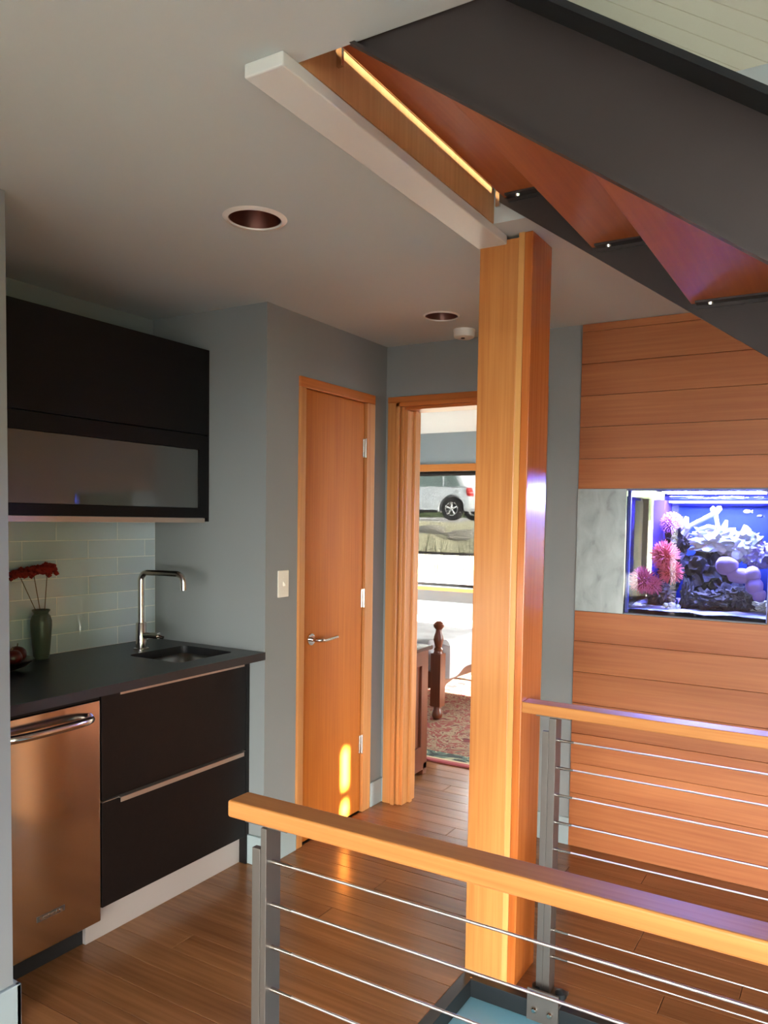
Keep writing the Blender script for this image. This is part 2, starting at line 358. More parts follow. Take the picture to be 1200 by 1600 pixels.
# far side of the living room (behind and right of the camera): wall with wide glass doors, wall with an added slit that shapes the sun patch
WH = 1.7
bm = BM(); GX0, GX1 = -0.8, 3.5
box(bm, LX, GX0, FY - 0.15, FY, 0, H); box(bm, GX1, RX, FY - 0.15, FY, 0, H); box(bm, GX0, GX1, FY - 0.15, FY, WH, H)
struct('wall_front', bm, 'paint')
SLY0, SLY1, SLZ0, SLZ1 = 2.560, 2.615, 1.03, 1.515  # invented slit, placed so the sun lands on the closet door
RW0, RW1 = -2.8, 0.3
bm = BM()
box(bm, RX, RX + 0.12, FY - 0.15, RW0, 0, H); box(bm, RX, RX + 0.12, RW0, RW1, 2.1, H); box(bm, RX, RX + 0.12, RW1, SLY0, 0, H)
box(bm, RX, RX + 0.12, SLY1, BY + 0.12, 0, H); box(bm, RX, RX + 0.12, SLY0, SLY1, 0, SLZ0); box(bm, RX, RX + 0.12, SLY0, SLY1, SLZ1, H)
box(bm, RX + 0.03, RX + 0.06, SLY0, SLY1, 1.242, 1.312); box(bm, RX + 0.03, RX + 0.06, SLY0, SLY1, 1.145, 1.172)  # bars added to break up the sun patch
struct('wall_right', bm, 'paint')
# unseen upper walls and roof added to block sun; slot passes one beam
bm = BM(); box(bm, RX, RX + 0.12, -0.5, 5.2, H, 3.356); box(bm, RX, RX + 0.12, -0.5, 5.2, 3.398, 5.6); box(bm, RX, RX + 0.12, -0.5, 0.9, 3.356, 3.398); box(bm, RX, RX + 0.12, 1.75, 5.2, 3.356, 3.398)
box(bm, -3.2, RX, 0.5, 0.62, H + 0.26, 5.6); box(bm, -3.2, RX, 5.1, 5.22, 2.6, 5.6); box(bm, -3.3, RX + 0.12, -0.5, 5.22, 5.6, 5.7)
for q in ((0.5, 2.0, 2.61, 5.6), (2.9, 5.22, 2.61, 5.6), (2.0, 2.9, 2.61, 3.3), (2.0, 2.9, 4.1, 5.6)): box(bm, -3.3, -3.2, *q)
uw = struct('wall_upper_sunblock', bm, 'ceil')
obj('sun_dimming_pane', Box(RX + 0.10, RX + 0.104, 0.9, 1.75, 3.356, 3.398), thin_glass('sun_dimming_glass', (0.36, 0.35, 0.33, 1)), uw)  # unseen tinted pane added to dim the beam on the nosing strip
portal('side_door_portal', (RX + 0.02, (RW0 + RW1) / 2, 1.05), (0, -PI / 2, 0), 2.1, RW1 - RW0)
gd = sroot('window_1')
for k in range(3):
    y = RW0 + (RW1 - RW0) * k / 2
    obj('mullion', Box(RX + 0.03, RX + 0.09, y - 0.03, y + 0.03, 0, 2.1), 'fir_z', gd)
for k in range(5):
    x = GX0 + (GX1 - GX0) * k / 4
    obj('mullion', Box(x - 0.03, x + 0.03, FY - 0.1, FY - 0.04, 0, WH), 'fir_z', gd)
for k in range(4):
    x = GX0 + (GX1 - GX0) * k / 4
    obj('pane', Box(x + 0.03, x + (GX1 - GX0) / 4 - 0.03, FY - 0.075, FY - 0.069, 0.02, WH - 0.02), 'glass', gd)

# baseboards
def bboard(name, x0, x1, y0, y1, h=0.125): return struct(name, Box(x0, x1, y0, y1, 0, h), 'basepaint', bevel=0.003)
bboard('baseboard_left', LX, LX + 0.016, FY, LY + 0.016)
bboard('baseboard_niche', -2.19, LX + 0.016, LY, LY + 0.016)
bboard('baseboard_closet_a', CX, CX + 0.014, SY - 0.0, DY0 - 0.045)
bboard('baseboard_closet_b', CX, CX + 0.014, DY1 + 0.075, BY)
bboard('baseboard_back_a', CX, BX0 - 0.112, BY - 0.014, BY)
bboard('baseboard_back_b', BX1 + 0.09, -1.089, BY - 0.014, BY)
bboard('baseboard_return', -2.23, CX, SY - 0.012, SY)

# plank wall around the tank
pw = sroot('wall_plank', (0.9, WY, 0))
PX0 = -1.089; PX1 = RX
zs = [0.0, 0.098, 0.246, 0.386, 0.522, 0.661, 0.803, 0.942, 1.0785]
zt = [1.6245, 1.757, 1.897, 2.034, 2.174, 2.314, H - 0.002]
def wplank(xa, xb, za, zb, dy):
    g = 0.0008
    obj('plank', Box(xa, xb, WY + dy, BY - 0.0005, za + g, zb - g), 'plank', pw, bevel=0.001, seg=1)
for a, b in zip(zs, zs[1:]): wplank(PX0, PX1, a, b, random.uniform(0, 0.0016))
for a, b in zip(zt, zt[1:]): wplank(PX0, PX1, a, b, random.uniform(0, 0.0016))
ns = 4
for k in range(ns):
    za = 1.0785 + (1.6245 - 1.0785) * k / ns; zb = 1.0785 + (1.6245 - 1.0785) * (k + 1) / ns
    wplank(-0.300, PX1, za, zb, random.uniform(0, 0.0016))

# backsplash tiles, laid on the kitchen wall
tx0, tx1 = KX + 0.004, KX + 0.012
g = obj('grout_bed', Box(KX, tx0 + 0.0074, LY, SY, 0.914, 1.4475), 'grout', wk)
zr = [0.914, 0.990, 1.065, 1.1405, 1.2165, 1.2915, 1.367, 1.4435]
for r in range(7):
    base = 2.267 if r % 2 == 0 else 2.1195
    js = sorted([base + 0.2965 * k for k in range(-4, 3)]); js = [max(LY, min(SY, j)) for j in js]
    for a, b in zip(js, js[1:]):
        if b - a < 0.01: continue
        obj('tile', Box(tx0, tx1, a + 0.0016, b - 0.0016, zr[r] + 0.0016, zr[r + 1] - 0.0016), 'tile', wk, bevel=0.0012)

# ---------------------------------------------------------------- doors and trim
dr = sroot('door_1', (CX, (DY0 + DY1) / 2, 0))
obj('door_leaf', Box(CX - 0.043, CX - 0.003, DY0 + 0.002, DY1 - 0.002, 0.008, DZ), 'door', dr, bevel=0.002)
tr = sroot('trim_1')   # closet frame
obj('jamb', Box(CX - 0.11, CX + 0.012, DY0 - 0.040, DY0, 0, DZ + 0.002), 'trim', tr, bevel=0.002)
obj('jamb', Box(CX - 0.11, CX + 0.012, DY1, DY1 + 0.070, 0, DZ + 0.002), 'trim', tr, bevel=0.002)
obj('head', Box(CX - 0.11, CX + 0.012, DY0 - 0.040, DY1 + 0.070, DZ + 0.002, DZ + 0.047), wood('head_wood', srgb(176, 96, 40), srgb(204, 126, 60), 'y', 0.35, coarse=20), tr, bevel=0.002)
for z in (1.822, 1.082, 0.346):
    h = obj('hinge', lathe(BM(), [(0.0065, z - 0.047), (0.0065, z + 0.047)], (CX + 0.004, DY1 + 0.002, 0), 14), 'chrome', dr, smooth=True)
    obj('hinge_leaf', Box(CX - 0.0035, CX - 0.0015, DY1 - 0.018, DY1 - 0.003, z - 0.045, z + 0.045), 'chrome', h)
hy = 2.789; hz = 0.928
hd = obj('handle', lathe(BM(), [(0.0, 0.0), (0.0265, 0.0), (0.0265, 0.008), (0.0, 0.008)], (CX - 0.003, hy, hz), 32, 'x'), 'chrome', dr, smooth=True)
pts = [(CX + 0.0, hy, hz), (CX + 0.040, hy, hz)] + [(CX + 0.040 + 0.014 * math.sin(a), hy + 0.014 * (1 - math.cos(a)), hz) for a in (0.4, 0.8, 1.2, PI / 2)] + [(CX + 0.054, hy + 0.03, hz - 0.004), (CX + 0.053, hy + 0.07, hz - 0.003), (CX + 0.050, hy + 0.135, hz)]
obj('lever', tube(BM(), pts, 0.0085, 14), 'chrome', hd, smooth=True)

tr = sroot('trim_2')   # bedroom door frame: moulded casing and jambs
def casing(xa, xb, ya, yb, za, zb, n='casing', mt='trim'): return obj(n, Box(xa, xb, ya, yb, za, zb), mt, tr, bevel=0.0025)
JX = BX0
casing(JX - 0.112, JX - 0.060, BY - 0.020, BY, 0, BZ + 0.06)
casing(JX - 0.058, JX - 0.038, BY - 0.030, BY, 0, BZ + 0.035, 'casing_bead')
casing(JX - 0.036, JX - 0.018, BY - 0.014, BY, 0, BZ + 0.016, 'casing')
casing(JX - 0.02, JX, BY - 0.008, BY + 0.125, 0, BZ, 'jamb')
casing(JX - 0.012, JX + 0.014, BY + 0.05, BY + 0.075, 0, BZ - 0.0, 'door_stop')
casing(BX1, BX1 + 0.02, BY - 0.008, BY + 0.125, 0, BZ, 'jamb')
casing(BX1 + 0.018, BX1 + 0.088, BY - 0.020, BY, 0, BZ + 0.06)
HW = wood('casing_head_wood', srgb(172, 92, 38), srgb(200, 120, 58), 'x', 0.35, coarse=20)
casing(JX - 0.112, BX1 + 0.088, BY - 0.022, BY, BZ + 0.036, BZ + 0.066, 'head_casing', HW)
casing(JX - 0.058, BX1 + 0.06, BY - 0.030, BY, BZ + 0.014, BZ + 0.036, 'head_bead', HW)
casing(JX - 0.02, BX1 + 0.02, BY - 0.008, BY + 0.125, BZ, BZ + 0.016, 'head_jamb', HW)

# light switch
t = thing('light_switch', (CX, 2.587, 1.192), 'ivory light switch plate on the grey wall left of the closet door', 'switch')
obj('plate', Box(CX, CX + 0.006, 2.551, 2.622, 1.135, 1.250), 'ivory', t, bevel=0.003)
obj('toggle', prism(BM(), [(CX + 0.005, 1.204), (CX + 0.018, 1.190), (CX + 0.018, 1.184), (CX + 0.005, 1.182)], 'y', 2.582, 2.591), 'ivory', t, bevel=0.001)
obj('screw', lathe(BM(), [(0.0, 0.0), (0.003, 0.0), (0.003, 0.0072)], (CX, 2.5865, 1.222), 12, 'x'), 'ivory', t)
obj('screw', lathe(BM(), [(0.0, 0.0), (0.003, 0.0), (0.003, 0.0072)], (CX, 2.5865, 1.162), 12, 'x'), 'ivory', t)

# ---------------------------------------------------------------- ceiling fittings
for i, (cx, cy, r, ro) in enumerate(CANS):
    t = thing('recessed_light', (cx, cy, H), ['recessed can light in the ceiling in front of the kitchen cabinets', 'recessed can light in the ceiling near the smoke detector'][i], 'ceiling light', 'recessed can lights')
    obj('trim_ring', lathe(BM(), [(r, H - 0.001), (r + 0.002, H - 0.006), (ro - 0.004, H - 0.004), (ro, H), (r, H + 0.0)], (cx, cy, 0), 48, close=True), 'plastic', t, smooth=True)
    obj('reflector', lathe(BM(), [(r, H - 0.001), (r * 0.96, H + 0.03), (r * 0.80, H + 0.10), (r * 0.62, H + 0.125), (r * 0.62, H + 0.13), (r * 0.84, H + 0.10), (r * 1.0, H + 0.03), (r + 0.002, H - 0.001)], (cx, cy, 0), 48, close=True), 'bronze', t, smooth=True)
    obj('bulb', lathe(BM(), [(0.0, H + 0.085), (r * 0.42, H + 0.088), (r * 0.5, H + 0.10), (r * 0.46, H + 0.13), (0.0, H + 0.15)], (cx, cy, 0), 32), 'plastic', t, smooth=True)
t = thing('smoke_detector', (-1.602, 3.252, H), 'round white smoke detector on the ceiling beside the fir post', 'smoke detector')
obj('cover', lathe(BM(), [(0.0, H - 0.040), (0.034, H - 0.040), (0.046, H - 0.034), (0.0485, H - 0.022), (0.0485, H - 0.010), (0.050, H - 0.008), (0.050, H), (0, H)], (-1.602, 3.252, 0), 40), 'plastic', t, smooth=True)
obj('sensor_button', lathe(BM(), [(0.0, H - 0.043), (0.009, H - 0.043), (0.009, H - 0.039), (0, H - 0.039)], (-1.600, 3.236, 0), 20), 'rubber', t, smooth=True)

# ================================================================== KITCHEN
FX = -2.192
t = thing('sink_cabinet', (-2.46, 2.10, 0), 'espresso base cabinet with two wide drawers under the sink', 'cabinet')
obj('body', Box(KX + 0.02, FX - 0.021, 1.733, 2.452, 0.118, 0.70), 'black', t)
obj('side_panel', Box(KX + 0.02, FX + 0.001, 2.454, 2.473, 0.0, 0.880), 'espresso', t, bevel=0.001)
for za, zb in ((0.122, 0.489), (0.497, 0.868)):
    d = obj('drawer', Box(FX - 0.02, FX, 1.730, 2.451, za, zb), 'espresso', t, bevel=0.0012)
    hb = BM(); box(hb, FX - 0.02, FX + 0.001, 1.731, 2.450, zb + 0.0006, zb + 0.0026); box(hb, FX, FX + 0.012, 1.800, 2.428, zb + 0.0006, zb + 0.0026); box(hb, FX + 0.010, FX + 0.0125, 1.800, 2.428, zb - 0.014, zb + 0.0026)
    obj('handle', hb, 'alu', d)
obj('toe_kick', Box(FX - 0.052, FX - 0.036, 1.690, 2.474, 0.0, 0.116), 'gray_base', t, bevel=0.001)

t = thing('dishwasher', (-2.46, 1.52, 0), 'stainless steel dishwasher built in left of the drawers', 'dishwasher')
obj('tub', Box(KX + 0.03, FX - 0.03, 1.312, 1.72, 0.07, 0.860), 'rubber', t)
db = Box(FX - 0.03, FX + 0.006, 1.310, 1.722, 0.082, 0.850)
obj('door_panel', db, 'steel', t, bevel=0.006, seg=3)
obj('control_strip', Box(FX - 0.03, FX + 0.002, 1.312, 1.720, 0.851, 0.862), 'black', t)
obj('kick_plate', Box(FX - 0.07, FX - 0.05, 1.312, 1.688, 0.0, 0.085), 'rubber', t)
pts = []
for k in range(17):
    u = k / 16; yy = 1.345 + 0.335 * u; pts.append((FX + 0.004 + 0.052 * (1 - (2 * u - 1) ** 4) ** 0.5 if 0 < u < 1 else FX + 0.003, yy, 0.800))
hb = tube(BM(), pts, 0.0135, 14); obj('handle', hb, 'chrome', t, smooth=True)
bd = obj('badge', Box(FX + 0.005, FX + 0.008, 1.480, 1.580, 0.184, 0.202), plain('badge_plate', srgb(120, 118, 116), 0.35, 0.9), t, bevel=0.001)
def text_mesh(txt, size, depth):
    c = bpy.data.curves.new('txt', 'FONT'); c.body = txt; c.size = size; c.extrude = depth; c.align_x = 'CENTER'; c.align_y = 'CENTER'
    o = bpy.data.objects.new('txt', c); COL.objects.link(o); dg = bpy.context.evaluated_depsgraph_get(); me = bpy.data.meshes.new_from_object(o.evaluated_get(dg)); bpy.data.objects.remove(o)
    bm = BM(); bm.from_mesh(me); bpy.data.meshes.remove(me); return bm
tb = text_mesh('KitchenAid', 0.0185, 0.0006)
bmesh.ops.transform(tb, matrix=Matrix(((0, 0, 1, FX + 0.0086), (1, 0, 0, 1.53), (0, 1, 0, 0.193), (0, 0, 0, 1))), verts=tb.verts[:])
obj('lettering', tb, 'chrome', bd)

# counter top with sink cut-out
CF = -2.107
SX0, SX1, SY0, SY1 = -2.505, -2.215, 2.100, 2.405
def rrect(x0, x1, y0, y1, r, n=5):
    out = []
    for cx, cy, a in ((x1 - r, y1 - r, 0), (x0 + r, y1 - r, PI / 2), (x0 + r, y0 + r, PI), (x1 - r, y0 + r, 1.5 * PI)):
        for k in range(n + 1): out.append((cx + r * math.cos(a + PI / 2 * k / n), cy + r * math.sin(a + PI / 2 * k / n)))
    return out
inner = rrect(SX0, SX1, SY0, SY1, 0.03)
bm = plate_hole(BM(), [(KX + 0.012, LY + 0.001), (CF, LY + 0.001), (CF, SY - 0.001), (KX + 0.012, SY - 0.001)], inner, 0.882, 0.914)
tag(obj('countertop', bm, 'counter'), 'honed black stone countertop with a sink cut-out', 'countertop')
# undermount sink
t = thing('sink', ((SX0 + SX1) / 2, (SY0 + SY1) / 2, 0.73), 'small stainless undermount sink in the black countertop', 'sink')
bm = BM(); i2 = rrect(SX0 - 0.004, SX1 + 0.004, SY0 - 0.004, SY1 + 0.004, 0.034); i3 = rrect(SX0 + 0.012, SX1 - 0.012, SY0 + 0.012, SY1 - 0.012, 0.04)
R1 = [bm.verts.new((x, y, 0.8815)) for x, y in i2]; R2 = [bm.verts.new((x, y, 0.745)) for x, y in i3]; i4 = rrect(SX0 + 0.03, SX1 - 0.03, SY0 + 0.03, SY1 - 0.03, 0.03); R3 = [bm.verts.new((x, y, 0.732)) for x, y in i4]
n = len(R1)
for A, B in ((R1, R2), (R2, R3)):
    for k in range(n): bm.faces.new((A[k], A[(k + 1) % n], B[(k + 1) % n], B[k]))
bm.faces.new(R3); bmesh.ops.recalc_face_normals(bm, faces=bm.faces[:])
o = obj('basin', bm, plain('sink_steel', srgb(200, 200, 198), 0.25, 0.8), t, smooth=True); sd = o.modifiers.new('s', 'SOLIDIFY'); sd.thickness = 0.0015
obj('drain', lathe(BM(), [(0.0, 0.734), (0.02, 0.7335), (0.034, 0.736), (0.038, 0.7335), (0.0, 0.7325)], ((SX0 + SX1) / 2, (SY0 + SY1) / 2, 0), 28), 'chrome', t, smooth=True)
# faucet
fx, fy = -2.580, 2.236
t = thing('faucet', (fx, fy, 0.914), 'tall brushed nickel faucet with squared spout beside the sink', 'faucet')
obj('base_body', lathe(BM(), [(0.0, 0.914), (0.031, 0.914), (0.031, 0.918), (0.0215, 0.921), (0.0215, 1.022), (0.019, 1.026), (0.0, 1.026)], (fx, fy, 0), 32), 'chrome', t, smooth=True)
ang = math.radians(8); ux, uy = math.cos(ang), math.sin(ang)
P = lambda s, z: (fx + ux * s, fy + uy * s, z)
pts = [P(0, 1.02), P(0, 1.19)] + [P(0.034 - 0.034 * math.cos(a), 1.203 + 0.034 * math.sin(a)) for a in [PI / 2 * k / 6 for k in range(0, 7)]] + [P(0.10, 1.237)]
pts += [P(0.182 + 0.036 * math.sin(a), 1.201 + 0.036 * math.cos(a)) for a in [PI / 2 * k / 6 for k in range(0, 7)]] + [P(0.218, 1.172)]
obj('spout', tube(BM(), pts, 0.0125, 18), 'chrome', t, smooth=True)
ang2 = math.radians(12); u2 = (math.cos(ang2), math.sin(ang2))
Q = lambda s, z: (fx + u2[0] * s, fy + u2[1] * s, z)
lv = obj('handle', tube(BM(), [Q(0.015, 0.972), Q(0.085, 0.974)], 0.0135, 18), 'chrome', t, smooth=True)
obj('lever_pin', tube(BM(), [Q(0.085, 0.973), Q(0.108, 0.968)], 0.007, 12), 'chrome', lv, smooth=True)
# vase and flowers
vx, vy = -2.708, 1.863
prof = [(0.0, 0.914), (0.041, 0.914), (0.044, 0.920), (0.049, 0.950), (0.056, 1.000), (0.0605, 1.040), (0.060, 1.062), (0.052, 1.080), (0.041, 1.088), (0.041, 1.092), (0.050, 1.100), (0.052, 1.103), (0.049, 1.105), (0.036, 1.096), (0.036, 1.086), (0.048, 1.074), (0.052, 1.04), (0.04, 0.93), (0.0, 0.925)]
VM = plain('green_glaze', srgb(86, 96, 84), 0.32, bump=0.05, bscale=40, var=0.35)
tag(obj('vase', lathe(BM(), [(r * 0.64, z) for r, z in prof], (vx, vy, 0), 40), VM, smooth=True), 'dark green glazed vase on the countertop against the tiles', 'vase')
RED = plain('dried_red_floret', srgb(156, 28, 14), 0.9, var=0.5); STEM = plain('dried_stem', srgb(104, 84, 60), 0.8)
heads = [(-0.075, -0.020, 1.240, 0.050, 'leftmost dried red flower head leaning towards the wall end'), (-0.012, -0.004, 1.250, 0.058, 'middle dried red flower, largest head in the vase'), (0.052, 0.014, 1.258, 0.036, 'rightmost dried red flower with the smallest head in the vase')]
for dx, dy, z, r, lb in heads:
    hx, hy2 = vx + 0.006 + dy, vy - 0.022 + dx * 0.68
    t = thing('dried_flower', (hx, hy2, 1.00), lb, 'flower', 'dried red flowers in the vase')
    obj('stem', tube(BM(), [(vx + dy * 0.3, vy + dx * 0.10, 0.96), (vx + dy * 0.5, vy + dx * 0.2, 1.10), (hx, hy2, z - 0.012)], 0.0017, 6), STEM, t)
    bm = BM(); nf = 46
    for k in range(nf):
        a = k * 2.4; q = math.sqrt((k + 0.5) / nf) * r
        blob(bm, (hx + q * math.cos(a) * 0.6, hy2 + q * math.sin(a), z + 0.016 * (1 - (q / r) ** 2) + random.uniform(-0.012, 0.008)), random.uniform(0.009, 0.0125), (1, 1, 0.9), 1, 0.45, 3, k)
    obj('flower_head', bm, RED, t, smooth=False)
# bowl with dark fruit
bx, by = -2.600, 1.628
tag(obj('bowl', lathe(BM(), [(0.0, 0.914), (0.04, 0.914), (0.045, 0.918), (0.085, 0.932), (0.108, 0.950), (0.112, 0.953), (0.108, 0.955), (0.08, 0.940), (0.04, 0.925), (0.0, 0.924)], (bx, by, 0), 40), plain('dark_bowl', srgb(24, 18, 16), 0.3), smooth=True), 'low dark bowl at the wall end of the countertop', 'bowl')
FR = plain('dark_red_fruit', srgb(92, 26, 20), 0.3, var=0.5)
for dx, dy, dz, r, lb in ((0.004, 0.062, 0.968, 0.032, 'dark red fruit in the bowl nearest the vase'), (-0.03, 0.0, 0.968, 0.036, 'dark red fruit at the wall side of the bowl'), (0.052, 0.012, 0.966, 0.033, 'dark red fruit at the counter-edge side of the bowl')):
    t = thing('fruit', (bx + dx, by + dy, dz - r), lb, 'fruit', 'dark red fruit in the bowl')
    obj('skin', blob(BM(), (bx + dx, by + dy, dz), r, (1, 1, 0.88), 3, 0.06, 2, int(r * 1000)), FR, t, smooth=True)
    obj('stem', tube(BM(), [(bx + dx, by + dy, dz + r * 0.75), (bx + dx + 0.004, by + dy, dz + r * 0.85 + 0.012)], 0.002, 6), STEM, t)

# wall cabinet
UX = -2.428
t = thing('wall_cabinet', ((UX + KX) / 2, 1.9, 1.447), 'black wall cabinet with a solid lift-up door over a frosted glass door', 'cabinet')
obj('body', Box(KX, UX - 0.022, LY + 0.002, SY - 0.002, 1.468, 2.185), 'black', t)
obj('side_strip', Box(UX - 0.0215, UX - 0.001, 2.462, SY - 0.002, 1.452, 2.183), 'espresso', t)
UD = wood('black_veneer', srgb(6, 5, 6), srgb(11, 9, 10), 'y', 0.5, coarse=30, vary=0, spec=0.25)
obj('lift_door', Box(UX - 0.02, UX, LY + 0.002, 2.461, 1.822, 2.183), UD, t, bevel=0.0012)
gb = plate_hole(BM(), [(LY + 0.002, 1.469), (2.461, 1.469), (2.461, 1.818), (LY + 0.002, 1.818)], [(LY + 0.05, 1.508), (2.415, 1.508), (2.415, 1.757), (LY + 0.05, 1.757)], UX - 0.02, UX)
bmesh.ops.transform(gb, matrix=Matrix(((0, 0, 1, 0), (1, 0, 0, 0), (0, 1, 0, 0), (0, 0, 0, 1))), verts=gb.verts[:])
bmesh.ops.recalc_face_normals(gb, faces=gb.faces[:])
gf = obj('glass_door_frame', gb, UD, t, bevel=0.001)
obj('frosted_pane', Box(UX - 0.012, UX - 0.006, LY + 0.052, 2.413, 1.510, 1.755), 'frosted', gf)
obj('light_rail', Box(UX - 0.03, UX - 0.004, LY + 0.002, 2.452, 1.447, 1.466), 'alu', t)

# ================================================================== POST, BEAM, LANDING, STAIRS
t = thing('fir_post', (-0.97, 2.327, 0), 'tall square fir post standing between the bedroom doorway and the railing', 'post')
obj('main_timber', Box(-1.056, -0.926, 2.243, 2.411, 0, H - 0.013), 'fir_z', t, bevel=0.003)
obj('pale_strip', Box(-0.926, -0.908, 2.243, 2.411, 0, H), 'fir_pale', t, label='pale lamination strip')
obj('red_strip', Box(-0.908, -0.881, 2.243, 2.411, 0, H), 'fir_red', t, bevel=0.003)
BMZ = 2.322
tag(obj('ceiling_beam', Box(-1.062, -0.966, 1.172, 2.246, BMZ, H - 0.0005), 'white', bevel=0.003), 'flat white painted board on the ceiling along the stair opening', 'beam')
t = thing('landing_fascia', (-0.965, 1.68, 2.335), 'pale brown wood fascia board closing the stair landing above the white beam', 'fascia')
obj('board', Box(-0.9695, -0.9655, 1.222, 2.235, 2.351, 2.448), 'fascia', t)
obj('sun_mask_board', Box(-0.9695, -0.966, 1.222, 2.14, 2.4565, 2.60), 'stringer', t)  # dark board added so sun spilling above the strip stays dim
obj('nosing_strip', Box(-0.969, -0.958, 1.345, 2.130, 2.4485, 2.4545), plain('polished_strip', srgb(236, 228, 205), 0.25, 0.6), t)
for y in (1.335, 2.137): obj('clip', Box(-0.958, -0.945, y - 0.004, y + 0.004, 2.395, 2.462), 'chrome', t)
# upper floor slab edge / landing beyond
struct('trim_3', Box(-1.5, -1.0, 1.222, 2.14, 2.50, 2.60), 'white')
SL = 0.700; RUN, RISE = 0.264, 0.184
def zb(x): return 2.142 - SL * (x + 0.57)
st = thing('staircase', (0.9, 1.67, 0), 'open-riser stair with dark steel stringers and wooden treads overhead', 'staircase')
def stringer(y0, y1, off, fl0, fl1, xa, xb, h=0.212):
    s = BM(); f = zb
    prism(s, [(xa, f(xa) + off), (xb, f(xb) + off), (xb, f(xb) + off + h), (xa, f(xa) + off + h)], 'y', y0, y1)
    return s
XA, XB = -0.94, 2.44
sn = obj('stringer', stringer(1.226, 1.236, 0.015, 0, 0, -0.93, XB), 'stringer', st)
bmf = BM(); f = zb; o_ = 0.015
prism(bmf, [(-0.565, f(-0.565) + o_ + 0.2), (XB, f(XB) + o_ + 0.2), (XB, f(XB) + o_ + 0.212), (-0.565, f(-0.565) + o_ + 0.212)], 'y', 1.158, 1.226)
obj('top_flange', bmf, 'frame_dark', sn)
bmf = prism(BM(), [(-0.93, f(-0.93) + o_), (XB, f(XB) + o_), (XB, f(XB) + o_ + 0.008), (-0.93, f(-0.93) + o_ + 0.008)], 'y', 1.214, 1.226)
obj('bottom_lip', bmf, 'stringer', sn)
sf = obj('stringer', stringer(2.120, 2.130, 0, 0, 0, XA, XB), 'stringer', st)
for k in range(-2, 10):
    xb_, z_ = -0.396 + RUN * k, 2.040 - RISE * k
    if z_ < 0.03: break
    tr_ = obj('tread', Box(xb_, xb_ + RUN + 0.002, 1.237, 2.119, z_, z_ + 0.030), 'tread', st, bevel=0.002)
    ab = BM(); box(ab, xb_ + 0.015, xb_ + RUN - 0.02, 2.114, 2.1195, z_ - 0.014, z_ - 0.0005); box(ab, xb_ + 0.015, xb_ + RUN - 0.02, 2.085, 2.114, z_ - 0.0055, z_ - 0.0005)
    obj('cleat', ab, 'stringer', tr_)
    for q in (0.05, 0.19): obj('bolt', lathe(BM(), [(0.0, -0.013), (0.006, -0.012), (0.008, -0.006), (0.0, -0.006)], (xb_ + q, 2.100, z_), 12), 'chrome', tr_)
# painted plank soffit far up the stairwell
so = sroot('ceiling_upper', (0, 3.4, 3.4))
def zs_(x): return 4.0 - 0.675 * (x + 0.981)
for k in range(24):
    ya = 0.732 + 0.187 * k
    xe = 0.72 if k < 11 else 1.3
    obj('board', prism(BM(), [(-2.6, zs_(-2.6)), (xe, zs_(xe)), (xe, zs_(xe) + 0.02), (-2.6, zs_(-2.6) + 0.02)], 'y', ya + 0.002, ya + 0.185), plain('soffit_paint', srgb(160, 146, 124), 0.7) if k == 0 else bpy.data.materials['soffit_paint'], so, bevel=0.004)

# ---------------------------------------------------------------- railings
ZR = 0.916; CZ = [0.806 - 0.0855 * k for k in range(9)]
def rail_post(parent, x0, x1, y0, y1, zlow, strip):
    p = obj('post', Box(x0, x1, y0, y1, zlow, 0.876), 'postmetal', parent, bevel=0.001)
    obj('stiffener', Box(x0 - 0.0205, x0 - 0.0005, y0 - 0.001, y0 + 0.012, zlow, 0.834), 'postmetal', p, bevel=0.001)
    obj('saddle', Box(x0 - 0.045, x1 + 0.045, y0 + 0.006, y1 - 0.004, 0.8765, 0.8815), 'postmetal', p)
    return p
def cables(parent, x0, x1, y):
    for z in CZ:
        c = obj('cable', tube(BM(), [(x0 + 0.03, y, z), (x1, y, z)], 0.0028, 8), 'cable', parent, smooth=True)
        obj('swage_fitting', tube(BM(), [(x0, y, z), (x0 + 0.018, y, z), (x0 + 0.05, y, z)], [0.0048, 0.0048, 0.0036], 10), 'chrome', c, smooth=True)
t = thing('railing', (-0.3, 1.155, 0), 'nearest cable railing with a thick fir handrail, running in front of the glass floor', 'railing', 'cable railings')
obj('handrail', Box(-1.054, 0.75, 1.126, 1.187, ZR - 0.034, ZR), 'fir_x', t, bevel=0.005, seg=3)
rail_post(t, -0.972, -0.958, 1.131, 1.175, 0.0, True)
cables(t, -0.958, 0.75, 1.150)
t = thing('railing', (-0.2, 2.27, 0), 'farther cable railing joined to the fir post, in front of the plank wall', 'railing', 'cable railings')
obj('handrail', Box(-0.881, 0.75, 2.243, 2.306, ZR - 0.034, ZR), 'fir_x', t, bevel=0.004, seg=3)
p2 = rail_post(t, -0.792, -0.770, 2.249, 2.300, 0.004, True)
cables(t, -0.770, 0.75, 2.272)
bp = obj('bracket_plate', Box(-0.822, -0.722, 2.198, 2.206, -0.054, 0.045), 'postmetal', p2, bevel=0.001)
obj('bracket_top', Box(-0.822, -0.722, 2.206, 2.300, 0.0015, 0.010), 'postmetal', p2)
for q in (-0.797, -0.748):
    obj('bolt', lathe(BM(), [(0.0, -0.010), (0.006, -0.009), (0.010, -0.004), (0.011, 0.0), (0.0, 0.0)], (q, 2.198, -0.018), 14, 'y'), 'chrome', p2, smooth=True)
for q in (-0.81, -0.735):
    obj('base_bolt', lathe(BM(), [(0.018, 0.010), (0.018, 0.024), (0.010, 0.030), (0.0, 0.032)], (q, 2.262, 0), 18), 'frame_dark', p2, smooth=True)

